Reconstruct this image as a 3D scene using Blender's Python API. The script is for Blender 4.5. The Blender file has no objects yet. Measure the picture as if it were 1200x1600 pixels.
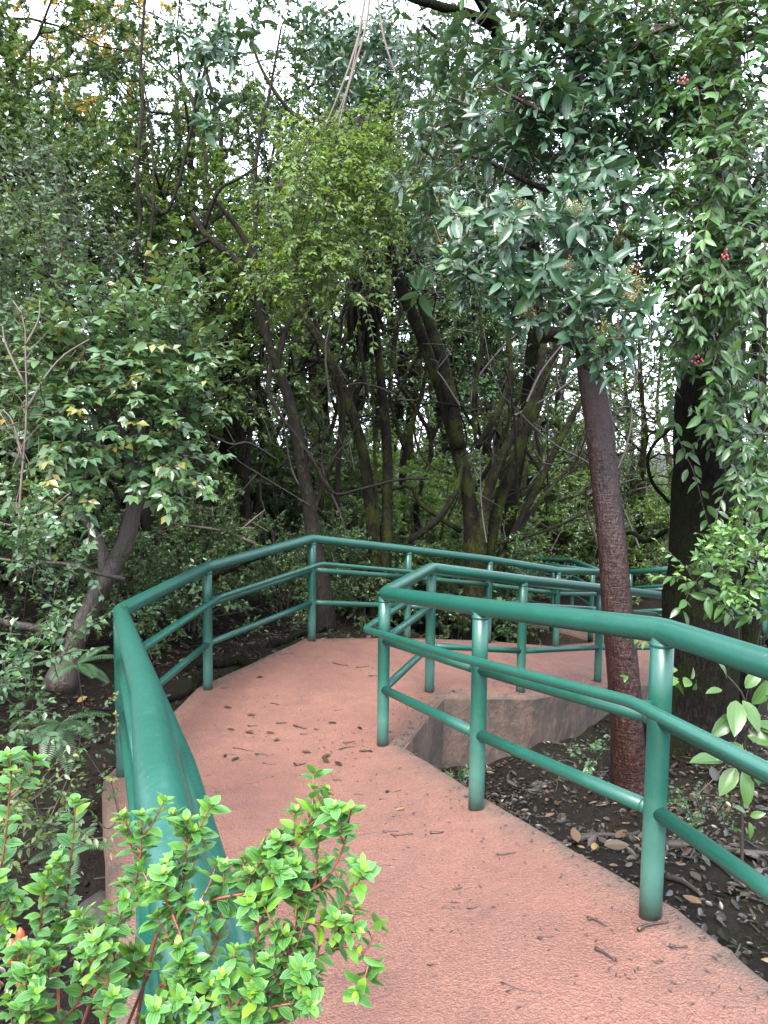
import bpy, math, random
import numpy as np
from mathutils import Matrix, Vector

S = bpy.context.scene
COL = S.collection
rad = math.radians

# ------------------------------------------------------------------ camera, sky, sun, exposure
EYE = np.array([0.0, 0.0, 1.6])
PITCH, ROLL = rad(5.0), rad(0.7)
fwd = np.array([0, math.cos(PITCH), -math.sin(PITCH)])
rgt = np.array([1.0, 0, 0]); upv = np.cross(rgt, fwd)
r2 = rgt*math.cos(ROLL)+upv*math.sin(ROLL); u2 = -rgt*math.sin(ROLL)+upv*math.cos(ROLL)
cd = bpy.data.cameras.new('camera'); cam = bpy.data.objects.new('camera', cd); COL.objects.link(cam)
m = Matrix.Identity(4)
for i in range(3):
    m[i][0], m[i][1], m[i][2], m[i][3] = r2[i], u2[i], -fwd[i], EYE[i]
cam.matrix_world = m
cd.sensor_fit = 'VERTICAL'; cd.sensor_height = 36; cd.sensor_width = 27; cd.lens = 27.0
cd.clip_start = 0.05; cd.clip_end = 1200
S.camera = cam

world = bpy.data.worlds.new('World'); S.world = world; world.use_nodes = True
wt = world.node_tree; wt.nodes.clear()
wo = wt.nodes.new('ShaderNodeOutputWorld'); wb = wt.nodes.new('ShaderNodeBackground')
sk = wt.nodes.new('ShaderNodeTexSky'); sk.sky_type = 'NISHITA'; sk.sun_disc = False
SUN_EL, SUN_ROT = rad(50), rad(200)
sk.sun_elevation = SUN_EL; sk.sun_rotation = SUN_ROT; sk.dust_density = 4; sk.air_density = 1.0; sk.ozone_density = 1.0
mx = wt.nodes.new('ShaderNodeMix'); mx.data_type = 'RGBA'; mx.inputs[0].default_value = 0.72
mx.inputs[7].default_value = (5.2, 5.55, 6.5, 1)            # overcast cloud layer over the clear sky
wt.links.new(sk.outputs[0], mx.inputs[6]); wt.links.new(mx.outputs[2], wb.inputs[0])
wb.inputs[1].default_value = 0.15; wt.links.new(wb.outputs[0], wo.inputs[0])

sl = bpy.data.lights.new('sun', 'SUN'); sl.energy = 1.5; sl.angle = rad(25); sl.color = (1.0, 0.97, 0.92)
so = bpy.data.objects.new('sun', sl); COL.objects.link(so)
sd = Vector((math.sin(SUN_ROT)*math.cos(SUN_EL), math.cos(SUN_ROT)*math.cos(SUN_EL), math.sin(SUN_EL)))
so.rotation_euler = sd.to_track_quat('Z', 'Y').to_euler(); so.location = (0, 0, 30)

S.view_settings.view_transform = 'Standard'; S.view_settings.look = 'None'
S.view_settings.exposure = 2.8; S.view_settings.gamma = 1.0; S.view_settings.use_curve_mapping = False
S.cycles.max_bounces = 8; S.cycles.diffuse_bounces = 4; S.cycles.glossy_bounces = 3
S.cycles.transmission_bounces = 5; S.cycles.transparent_max_bounces = 4
S.cycles.sample_clamp_indirect = 6
S.cycles.use_denoising = True

# ------------------------------------------------------------------ helpers
def vec(p): return np.asarray(p, float)
def nrm(a):
    a = np.asarray(a, float); return a/np.maximum(np.linalg.norm(a, axis=-1, keepdims=True), 1e-9)
def in_view(P):
    q = P-EYE; d = q@fwd; dd = np.maximum(d, .05)
    x = 600+1200*(q@r2)/dd; y = 800-1200*(q@u2)/dd
    return (d > .1) & (x > -15) & (x < 1215) & (y > -15) & (y < 1615), dd

def mesh_obj(name, V, Q, mat=None, parent=None, tint=None, uv=None, smooth=True, origin=None, data_only=False):
    V = np.asarray(V, np.float32); Q = np.asarray(Q, np.int32)
    if origin is None: origin = vec(parent.location) if parent is not None and parent.parent is None else None
    if parent is not None and parent.parent is not None and origin is None: origin = vec(parent.parent.location)
    if origin is not None and not data_only: V = V-np.asarray(origin, np.float32)
    me = bpy.data.meshes.new(name)
    k = Q.shape[1]; n = len(Q)
    me.vertices.add(len(V)); me.vertices.foreach_set('co', V.ravel())
    me.loops.add(n*k); me.loops.foreach_set('vertex_index', Q.ravel())
    me.polygons.add(n); me.polygons.foreach_set('loop_start', np.arange(0, n*k, k, dtype=np.int32))
    me.polygons.foreach_set('loop_total', np.full(n, k, np.int32))
    me.update(calc_edges=True)
    me.polygons.foreach_set('use_smooth', np.full(n, bool(smooth)))
    if tint is not None:
        a = me.attributes.new('tint', 'FLOAT', 'POINT'); a.data.foreach_set('value', np.asarray(tint, np.float32))
    if uv is not None:
        u = me.uv_layers.new(name='UVMap'); u.data.foreach_set('uv', np.asarray(uv, np.float32)[Q.ravel()].ravel())
    if mat is not None: me.materials.append(mat)
    me.validate()
    if data_only: return me
    o = bpy.data.objects.new(name, me); COL.objects.link(o)
    if parent is not None: o.parent = parent
    elif origin is not None: o.location = Vector(origin)
    return o

def thing(name, label, cat, loc, group=None):
    o = bpy.data.objects.new(name, None); COL.objects.link(o); o.empty_display_size = .1
    o.location = Vector([float(c) for c in loc]); o['label'] = label; o['category'] = cat
    if group: o['group'] = group
    return o
def tag(o, label, cat, group=None):
    o['label'] = label; o['category'] = cat
    if group: o['group'] = group
    return o

def spline(pts, n):
    P = vec(pts)
    if len(P) < 3:
        t = np.linspace(0, 1, n)[:, None]; return P[0]*(1-t)+P[-1]*t
    P = np.vstack([2*P[0]-P[1], P, 2*P[-1]-P[-2]])
    seg = len(P)-3; t = np.linspace(0, seg-1e-6, n); i = t.astype(int); f = (t-i)[:, None]
    a, b, c, d = P[i], P[i+1], P[i+2], P[i+3]
    return .5*(2*b+(c-a)*f+(2*a-5*b+4*c-d)*f*f+(3*b-a-3*c+d)*f**3)

class Geo:
    def __init__(s): s.v = []; s.q = []; s.n = 0; s.t = []; s.u = []
    def add(s, V, Q, t=None, u=None):
        s.v.append(V); s.q.append(np.asarray(Q, np.int32)+s.n); s.n += len(V)
        s.t.append(np.zeros(len(V)) if t is None else t); s.u.append(np.zeros((len(V), 2)) if u is None else u)
        return s
    def tube(s, pts, r, sides=6, cap=True, lump=0, rng=None, up=None):
        P = vec(pts); n = len(P); r = np.broadcast_to(np.asarray(r, float), (n,))
        T = nrm(np.gradient(P, axis=0))
        ref = np.array([0, 0, 1.]) if abs(T[0][2]) < .9 else np.array([1., 0, 0])
        X = nrm(np.cross(T[0], ref)); Xs = np.empty((n, 3))
        for i in range(n):
            X = X-T[i]*(X@T[i]); X = X/max(np.linalg.norm(X), 1e-9); Xs[i] = X
        Ys = np.cross(T, Xs)
        a = np.arange(sides)*2*math.pi/sides
        R = np.repeat(r[:, None], sides, 1)
        if lump and rng is not None:
            ph = rng.uniform(0, 6.28, 4); z = np.arange(n)[:, None]
            R = R*(1+lump*(np.sin(2*a+ph[0]+.35*z)*.6+np.sin(3*a+ph[1]-.22*z)*.5+.5*np.sin(.9*z+ph[2])+rng.normal(0, .25, (n, sides))))
        V = P[:, None]+R[..., None]*(np.cos(a)[None, :, None]*Xs[:, None]+np.sin(a)[None, :, None]*Ys[:, None])
        i = np.arange(n-1)[:, None]*sides; j = np.arange(sides)[None]; k = (j+1) % sides
        Q = np.stack([i+j, i+k, i+sides+k, i+sides+j], -1).reshape(-1, 4)
        V = V.reshape(-1, 3)
        uvv = np.stack([np.tile(a/6.283, n), np.repeat(np.arange(n)/max(n-1, 1), sides)], 1)
        if cap:
            V = np.vstack([V, P[:1], P[-1:]]); c0, c1 = n*sides, n*sides+1
            uvv = np.vstack([uvv, [[0, 0], [0, 1]]])
            e = (n-1)*sides; q = []
            for jj in range(0, sides, 2):
                q.append((c0, (jj+2) % sides, (jj+1) % sides, jj)); q.append((c1, e+jj, e+(jj+1) % sides, e+(jj+2) % sides))
            Q = np.vstack([Q, q]) if sides % 2 == 0 else Q
        s.add(V, Q, None, uvv); return s
    def box(s, c, sx, sy, sz, rz=0, jit=0, rng=None):
        v = np.array([(x, y, z) for z in (-.5, .5) for y in (-.5, .5) for x in (-.5, .5)])*[sx, sy, sz]
        if jit: v = v+rng.normal(0, jit, v.shape)
        cr, sr = math.cos(rz), math.sin(rz)
        v = np.stack([v[:, 0]*cr-v[:, 1]*sr, v[:, 0]*sr+v[:, 1]*cr, v[:, 2]], 1)+vec(c)
        return s.add(v, [(0, 2, 3, 1), (4, 5, 7, 6), (0, 1, 5, 4), (2, 6, 7, 3), (0, 4, 6, 2), (1, 3, 7, 5)])
    def obj(s, name, mat, parent=None, smooth=True, origin=None, tint=False, uv=False):
        return mesh_obj(name, np.vstack(s.v), np.vstack(s.q), mat, parent, np.concatenate(s.t) if tint else None,
                        np.vstack(s.u) if uv else None, smooth, origin)

# leaf templates: (verts, quads, uv); x across (full width 1), y along 0..1, z up
def tmpl4(): return (vec([(0, 0, 0), (.5, .45, .08), (0, 1, -.06), (-.5, .45, .08)]), np.array([(0, 1, 2, 3)]),
                     vec([(.5, 0), (1, .45), (.5, 1), (0, .45)]))
def tmpl5(): return (vec([(0, 0, 0), (.5, .45, .1), (0, 1, -.12), (-.5, .45, .1), (0, .5, 0)]),
                     np.array([(0, 1, 2, 4), (0, 4, 2, 3)]), vec([(.5, 0), (1, .45), (.5, 1), (0, .45), (.5, .5)]))
def tmplh(rows=(0, .14, .34, .58, .82, 1.0), wid=(.08, .62, .97, .96, .56, .03), fold=.16, droop=.22, stalk=0.0, wave=0.0):
    v, u, q = [], [], []
    for i, (t, w) in enumerate(zip(rows, wid)):
        for x in (-.5, -.25, 0, .25, .5):
            z = fold*abs(x)*w*2*.5-droop*t*t+wave*math.sin(t*9+x*5)*abs(x)
            if abs(x) == .25: z += .02*w
            v.append((x*w, stalk+t*(1-stalk), z)); u.append((x+.5, t))
    for i in range(len(rows)-1):
        for j in range(4): q.append((i*5+j, i*5+j+1, i*5+j+6, i*5+j+5))
    return vec(v), np.array(q), vec(u)
def tmplm(fold=.14, droop=.18):      # lighter one, 3 columns
    v, u, q = [], [], []
    for t, w in zip((0, .2, .45, .74, 1.0), (.06, .74, 1.0, .72, .04)):
        for x in (-.5, 0, .5): v.append((x*w, t, fold*abs(x)*w-droop*t*t)); u.append((x+.5, t))
    for i in range(4):
        for j in range(2): q.append((i*3+j, i*3+j+1, i*3+j+4, i*3+j+3))
    return vec(v), np.array(q), vec(u)

def frames(D, Nn):
    y = nrm(D); x = nrm(np.cross(y, Nn)); z = np.cross(x, y); return x, y, z
def leaf_mesh(L, T):                                    # L dict(p,d,n,l,w,t)
    tv, tq, tu = T; x, y, z = frames(L['d'], L['n']); n = len(L['p'])
    l = L['l'][:, None, None]; w = (L['l']*L['w'])[:, None, None]
    V = L['p'][:, None]+w*tv[None, :, 0:1]*x[:, None]+l*tv[None, :, 1:2]*y[:, None]+l*tv[None, :, 2:3]*z[:, None]
    Q = (tq[None]+(np.arange(n)*len(tv))[:, None, None]).reshape(-1, 4)
    return V.reshape(-1, 3), Q, np.repeat(L['t'], len(tv)), np.tile(tu, (n, 1))
def cat_leaves(ls):
    return {k: np.concatenate([l[k] for l in ls]) for k in ls[0]}
def LV(p, d, n, l, w, t):
    p = np.atleast_2d(p); k = len(p)
    return dict(p=p.astype(float), d=np.broadcast_to(d, (k, 3)).astype(float), n=np.broadcast_to(n, (k, 3)).astype(float),
                l=np.broadcast_to(l, (k,)).astype(float), w=np.broadcast_to(w, (k,)).astype(float), t=np.broadcast_to(t, (k,)).astype(float))
def foliage(parent, L, hero, light, mat, limit=300, name='leaf', rest='leaf_mass', minpx=9):
    """the leaves that show largest become single objects that share mesh data, the rest one part"""
    vis, d = in_view(L['p']); px = np.where(vis, 1200*L['l']/d, 0)
    order = np.argsort(-px); order = order[:limit]; order = order[px[order] > minpx]
    pick = np.zeros(len(px), bool); pick[order] = True
    x, y, z = frames(L['d'], L['n']); base = vec(parent.location)
    tv, tq, tu = hero; cache = {}
    for i in order:
        tk = int(np.clip(L['t'][i]*6, 0, 5)); wk = int(round(L['w'][i]*12))
        me = cache.get((tk, wk))
        if me is None:
            V = tv*[wk/12, 1, 1]
            me = mesh_obj(name, V, tq, mat, None, np.full(len(tv), (tk+.5)/6), tu, True, data_only=True); cache[(tk, wk)] = me
        o = bpy.data.objects.new(name, me); COL.objects.link(o); o.parent = parent
        l = L['l'][i]; p = L['p'][i]-base
        o.matrix_basis = Matrix(((x[i][0]*l, y[i][0]*l, z[i][0]*l, p[0]), (x[i][1]*l, y[i][1]*l, z[i][1]*l, p[1]),
                                 (x[i][2]*l, y[i][2]*l, z[i][2]*l, p[2]), (0, 0, 0, 1)))
    r = {k: v[~pick] for k, v in L.items()}
    if len(r['p']):
        V, Q, t, u = leaf_mesh(r, light)
        o = mesh_obj(rest, V, Q, mat, parent, t, u); o['kind'] = 'stuff'
        return o

# ------------------------------------------------------------------ materials
def new_mat(name):
    mt = bpy.data.materials.new(name); mt.use_nodes = True; nt = mt.node_tree; nt.nodes.clear()
    out = nt.nodes.new('ShaderNodeOutputMaterial'); return mt, nt, out
def nd(nt, t, **kw):
    n = nt.nodes.new(t)
    for k, v in kw.items():
        if k.startswith('_'): setattr(n, k[1:], v)
    for k, v in kw.items():
        if not k.startswith('_'):
            key = int(k[1:]) if k[0] == 'i' and k[1:].isdigit() else k.replace('__', ' ')
            s = n.inputs[key]
            if hasattr(v, 'is_output'): nt.links.new(v, s)
            else: s.default_value = v
    return n
def c4(c): return (c[0], c[1], c[2], 1)
def math_(nt, op, a, b=0.0, c=0.0, clamp=False): return nd(nt, 'ShaderNodeMath', _operation=op, _use_clamp=clamp, i0=a, i1=b, i2=c).outputs[0]
def mix_(nt, f, a, b, bt='MIX'):
    n = nt.nodes.new('ShaderNodeMix'); n.data_type = 'RGBA'; n.blend_type = bt
    for s, v in ((0, f), (6, a), (7, b)):
        if hasattr(v, 'is_output'): nt.links.new(v, n.inputs[s])
        else: n.inputs[s].default_value = v if s == 0 else c4(v)
    return n.outputs[2]
def ramp_(nt, f, stops):
    n = nt.nodes.new('ShaderNodeValToRGB'); nt.links.new(f, n.inputs[0]); e = n.color_ramp.elements
    while len(e) < len(stops): e.new(.5)
    for el, (p, c) in zip(e, stops): el.position = p; el.color = c4(c) if len(c) == 3 else c
    return n.outputs[0]
def noise_(nt, scale, detail=4, rough=.55, vec_=None, out=0):
    n = nd(nt, 'ShaderNodeTexNoise', Scale=scale, Detail=detail, Roughness=rough)
    if vec_ is not None: nt.links.new(vec_, n.inputs['Vector'])
    return n.outputs[out]
def geo_pos(nt): return nt.nodes.new('ShaderNodeNewGeometry').outputs['Position']
def obj_co(nt): return nt.nodes.new('ShaderNodeTexCoord').outputs['Object']
def bump_(nt, h, strength=.4, dist=.01): return nd(nt, 'ShaderNodeBump', Strength=strength, Distance=dist, Height=h).outputs[0]

def leaf_mat(name, stops, rough=.38, trans=.3, veins=0, vein_c=(.2, .35, .12), edge=0, edge_c=(.4, .6, .3), spec=.5, tcol=None):
    mt, nt, out = new_mat(name)
    at = nd(nt, 'ShaderNodeAttribute', _attribute_name='tint').outputs['Fac']
    oi = nt.nodes.new('ShaderNodeObjectInfo').outputs['Random']
    f = math_(nt, 'ADD', at, math_(nt, 'MULTIPLY', math_(nt, 'SUBTRACT', oi, .5), .16), clamp=True)
    col = ramp_(nt, f, stops)
    bl = math_(nt, 'MULTIPLY', noise_(nt, 30, 2, vec_=geo_pos(nt)), .5)
    col = mix_(nt, bl, col, mix_(nt, .5, col, (.02, .035, .008)))
    if veins or edge:
        uv = nt.nodes.new('ShaderNodeUVMap').outputs[0]; sx = nd(nt, 'ShaderNodeSeparateXYZ', Vector=uv).outputs
        a = math_(nt, 'ABSOLUTE', math_(nt, 'SUBTRACT', sx[0], .5))
        if veins:
            v1 = math_(nt, 'LESS_THAN', a, .03)
            v2 = math_(nt, 'LESS_THAN', math_(nt, 'ABSOLUTE', math_(nt, 'SUBTRACT', a, .25)), .025)
            vv = math_(nt, 'MULTIPLY', math_(nt, 'MAXIMUM', v1, v2), veins)
            col = mix_(nt, vv, col, vein_c)
        if edge:
            e = nd(nt, 'ShaderNodeMapRange', Value=a, i1=.32, i2=.5, i3=0.0, i4=edge).outputs[0]
            col = mix_(nt, e, col, edge_c)
    p = nd(nt, 'ShaderNodeBsdfPrincipled', Base__Color=col, Roughness=rough)
    p.inputs['Specular IOR Level'].default_value = spec
    tr = nd(nt, 'ShaderNodeBsdfTranslucent', Color=mix_(nt, .55, col, tcol or (.10, .16, .015)))
    ms = nd(nt, 'ShaderNodeMixShader', i0=trans, i1=p.outputs[0], i2=tr.outputs[0])
    nt.links.new(ms.outputs[0], out.inputs[0]); return mt

def bark_mat(name, a, b, moss=.3, moss_c=(.045, .06, .012), rough=.7, scale=14, rings=0, spec=.4, moss_low=0):
    mt, nt, out = new_mat(name); P = obj_co(nt)
    mp = nd(nt, 'ShaderNodeMapping', Vector=P, Scale=(1, 1, .28)).outputs[0]
    n1 = noise_(nt, scale, 6, .65, mp); n2 = noise_(nt, scale*4, 5, .6, mp); n3 = noise_(nt, 3.0, 5, .7, P)
    col = mix_(nt, ramp_(nt, n1, [(.3, (0, 0, 0)), (.7, (1, 1, 1))]), a, b)
    col = mix_(nt, math_(nt, 'MULTIPLY', ramp_(nt, n2, [(.5, (0, 0, 0)), (.75, (1, 1, 1))]), .5), col, mix_(nt, .35, b, (.06, .054, .045)))
    h = math_(nt, 'ADD', n1, math_(nt, 'MULTIPLY', n2, .5))
    if rings:
        rg = noise_(nt, 22, 4, .6, nd(nt, 'ShaderNodeMapping', Vector=P, Scale=(.5, .5, 3.5)).outputs[0])
        col = mix_(nt, math_(nt, 'MULTIPLY', ramp_(nt, rg, [(.48, (0, 0, 0)), (.7, (1, 1, 1))]), rings), col, (.030, .0145, .012))
        h = math_(nt, 'ADD', h, math_(nt, 'MULTIPLY', rg, .25))
    if moss:
        mk = ramp_(nt, math_(nt, 'ADD', n3, math_(nt, 'MULTIPLY', n2, .18)), [(.74-moss*.45, (0, 0, 0)), (.84-moss*.35, (1, 1, 1))])
        mc = mix_(nt, noise_(nt, 45, 3, .7, P), moss_c, (moss_c[0]*2, moss_c[1]*1.9, moss_c[2]*1.5))
        col = mix_(nt, math_(nt, 'MULTIPLY', mk, .85), col, mc)
        h = math_(nt, 'ADD', h, math_(nt, 'MULTIPLY', math_(nt, 'MULTIPLY', mk, noise_(nt, 90, 3, .7, P)), 1.0))
    p = nd(nt, 'ShaderNodeBsdfPrincipled', Base__Color=col, Roughness=rough, Normal=bump_(nt, h, 1.0, .02))
    p.inputs['Specular IOR Level'].default_value = spec
    nt.links.new(p.outputs[0], out.inputs[0]); return mt

def plain_mat(name, col, rough=.6, col2=None, scale=20, bump=.2, spec=.5):
    mt, nt, out = new_mat(name); P = obj_co(nt); n = noise_(nt, scale, 5, .6, P)
    c = mix_(nt, n, col, col2 or tuple(x*.6 for x in col))
    p = nd(nt, 'ShaderNodeBsdfPrincipled', Base__Color=c, Roughness=rough, Normal=bump_(nt, n, bump, .01))
    p.inputs['Specular IOR Level'].default_value = spec
    nt.links.new(p.outputs[0], out.inputs[0]); return mt

def paint_mat(name, faded=False):
    mt, nt, out = new_mat(name); P = geo_pos(nt)
    n1 = noise_(nt, 4, 6, .65, P); n2 = noise_(nt, 45, 5, .65, P); n3 = noise_(nt, 300, 2, .5, P)
    col = mix_(nt, ramp_(nt, n1, [(.3, (0, 0, 0)), (.7, (1, 1, 1))]), (.0044, .050, .0335), (.0068, .062, .043))
    col = mix_(nt, math_(nt, 'MULTIPLY', ramp_(nt, n2, [(.58, (0, 0, 0)), (.76, (1, 1, 1))]), .15), col, (.035, .13, .105))
    col = mix_(nt, math_(nt, 'MULTIPLY', ramp_(nt, noise_(nt, 11, 8, .8, P), [(.56, (0, 0, 0)), (.70, (1, 1, 1))]), .22), col, (.010, .034, .022))
    chip = ramp_(nt, noise_(nt, 75, 2, .9, P), [(.70, (0, 0, 0)), (.715, (1, 1, 1))])
    col = mix_(nt, math_(nt, 'MULTIPLY', chip, .75), col, (.075, .085, .065))
    rst = ramp_(nt, noise_(nt, 27, 6, .85, P), [(.71, (0, 0, 0)), (.74, (1, 1, 1))])
    col = mix_(nt, math_(nt, 'MULTIPLY', rst, .7), col, (.030, .017, .009))
    if faded:                                            # chalky weathered paint near a post's foot
        z = nd(nt, 'ShaderNodeSeparateXYZ', Vector=obj_co(nt)).outputs[2]
        k = nd(nt, 'ShaderNodeMapRange', Value=math_(nt, 'ADD', z, math_(nt, 'MULTIPLY', noise_(nt, 14, 5, .7, P), .34)), i1=.14, i2=.60, i3=.7, i4=0.0).outputs[0]
        col = mix_(nt, k, col, (.070, .155, .128))
        k2 = nd(nt, 'ShaderNodeMapRange', Value=math_(nt, 'ADD', z, math_(nt, 'MULTIPLY', noise_(nt, 30, 5, .7, P), .12)), i1=.055, i2=.105, i3=.85, i4=0.0).outputs[0]
        col = mix_(nt, k2, col, (.034, .034, .024))
    p = nd(nt, 'ShaderNodeBsdfPrincipled', Base__Color=col, Roughness=math_(nt, 'ADD', .27, math_(nt, 'MULTIPLY', n2, .22)),
           Normal=bump_(nt, math_(nt, 'ADD', n2, math_(nt, 'ADD', math_(nt, 'MULTIPLY', n3, .3), math_(nt, 'MULTIPLY', chip, -1.0))), .25, .003))
    nt.links.new(p.outputs[0], out.inputs[0]); return mt

def path_mat():
    mt, nt, out = new_mat('red_concrete'); P = geo_pos(nt)
    n1 = noise_(nt, .9, 6, .65, P); n2 = noise_(nt, 6, 7, .75, P); n3 = noise_(nt, 70, 5, .7, P); n4 = noise_(nt, 190, 3, .65, P)
    vo = nd(nt, 'ShaderNodeTexVoronoi', Scale=115.0, Vector=P).outputs[0]
    col = mix_(nt, ramp_(nt, n1, [(.3, (0, 0, 0)), (.7, (1, 1, 1))]), (.152, .063, .040), (.232, .105, .070))
    col = mix_(nt, math_(nt, 'MULTIPLY', ramp_(nt, n2, [(.40, (0, 0, 0)), (.72, (1, 1, 1))]), .6), col, (.112, .048, .038))
    col = mix_(nt, math_(nt, 'MULTIPLY', ramp_(nt, n3, [(.36, (1, 1, 1)), (.55, (0, 0, 0))]), .5), col, (.070, .026, .020))
    col = mix_(nt, math_(nt, 'MULTIPLY', ramp_(nt, n4, [(.54, (0, 0, 0)), (.68, (1, 1, 1))]), .65), col, (.31, .165, .125))
    col = mix_(nt, math_(nt, 'MULTIPLY', ramp_(nt, vo, [(.02, (1, 1, 1)), (.28, (0, 0, 0))]), .45), col, (.28, .15, .112))
    e = nd(nt, 'ShaderNodeAttribute', _attribute_name='tint').outputs['Fac']      # 1 along the worn, mossy rim
    ek = math_(nt, 'MULTIPLY', e, ramp_(nt, noise_(nt, 12, 6, .75, P), [(.30, (0, 0, 0)), (.62, (1, 1, 1))]))
    col = mix_(nt, math_(nt, 'MULTIPLY', ek, .85), col, mix_(nt, noise_(nt, 35, 4, .7, P), (.10, .078, .06), (.035, .038, .018)))
    st = ramp_(nt, noise_(nt, 2.4, 8, .8, P), [(.53, (0, 0, 0)), (.70, (1, 1, 1))])
    col = mix_(nt, math_(nt, 'MULTIPLY', st, .5), col, (.050, .026, .022))
    spk = ramp_(nt, noise_(nt, 38, 3, .8, P), [(.69, (0, 0, 0)), (.74, (1, 1, 1))])
    col = mix_(nt, math_(nt, 'MULTIPLY', spk, .6), col, (.03, .018, .014))
    rgh = math_(nt, 'ADD', .42, math_(nt, 'MULTIPLY', n2, .4))
    h = math_(nt, 'ADD', math_(nt, 'MULTIPLY', n3, 1.0), math_(nt, 'ADD', math_(nt, 'MULTIPLY', n4, .5), math_(nt, 'MULTIPLY', vo, -.5)))
    p = nd(nt, 'ShaderNodeBsdfPrincipled', Base__Color=col, Roughness=rgh, Normal=bump_(nt, h, 1.0, .014))
    p.inputs['Specular IOR Level'].default_value = .5
    nt.links.new(p.outputs[0], out.inputs[0]); return mt

def wall_mat():
    mt, nt, out = new_mat('stained_concrete'); P = geo_pos(nt)
    n1 = ramp_(nt, noise_(nt, 2.6, 8, .75, P), [(.38, (0, 0, 0)), (.60, (1, 1, 1))]); n2 = noise_(nt, 18, 6, .7, P)
    dr = noise_(nt, 6, 6, .7, nd(nt, 'ShaderNodeMapping', Vector=P, Scale=(1, 1, .25)).outputs[0])
    col = mix_(nt, n1, (.110, .070, .052), (.040, .032, .024))
    col = mix_(nt, math_(nt, 'MULTIPLY', ramp_(nt, dr, [(.42, (0, 0, 0)), (.75, (1, 1, 1))]), .7), col, (.028, .022, .016))
    col = mix_(nt, math_(nt, 'MULTIPLY', ramp_(nt, n2, [(.52, (0, 0, 0)), (.7, (1, 1, 1))]), .5), col, (.15, .125, .10))
    col = mix_(nt, math_(nt, 'MULTIPLY', ramp_(nt, noise_(nt, 5, 6, .8, P), [(.55, (0, 0, 0)), (.66, (1, 1, 1))]), .6), col, (.022, .028, .010))
    p = nd(nt, 'ShaderNodeBsdfPrincipled', Base__Color=col, Roughness=.7, Normal=bump_(nt, math_(nt, 'ADD', n2, math_(nt, 'MULTIPLY', n1, .4)), .7, .015))
    nt.links.new(p.outputs[0], out.inputs[0]); return mt

def soil_mat():
    mt, nt, out = new_mat('dark_soil'); P = geo_pos(nt)
    n1 = noise_(nt, 2.2, 6, .7, P); n2 = noise_(nt, 26, 6, .75, P); n3 = noise_(nt, 110, 4, .7, P)
    col = mix_(nt, n1, (.005, .0036, .0028), (.013, .009, .0065))
    col = mix_(nt, ramp_(nt, n2, [(.5, (0, 0, 0)), (.72, (1, 1, 1))]), col, (.024, .018, .014))
    col = mix_(nt, math_(nt, 'MULTIPLY', ramp_(nt, n3, [(.62, (0, 0, 0)), (.7, (1, 1, 1))]), .5), col, (.09, .072, .056))
    gm = ramp_(nt, noise_(nt, .9, 5, .7, P), [(.52, (0, 0, 0)), (.66, (1, 1, 1))])
    col = mix_(nt, math_(nt, 'MULTIPLY', gm, .5), col, (.018, .026, .007))
    p = nd(nt, 'ShaderNodeBsdfPrincipled', Base__Color=col, Roughness=.75, Normal=bump_(nt, math_(nt, 'ADD', n2, math_(nt, 'MULTIPLY', n3, .5)), 1.0, .03))
    p.inputs['Specular IOR Level'].default_value = .12
    nt.links.new(p.outputs[0], out.inputs[0]); return mt

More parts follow.
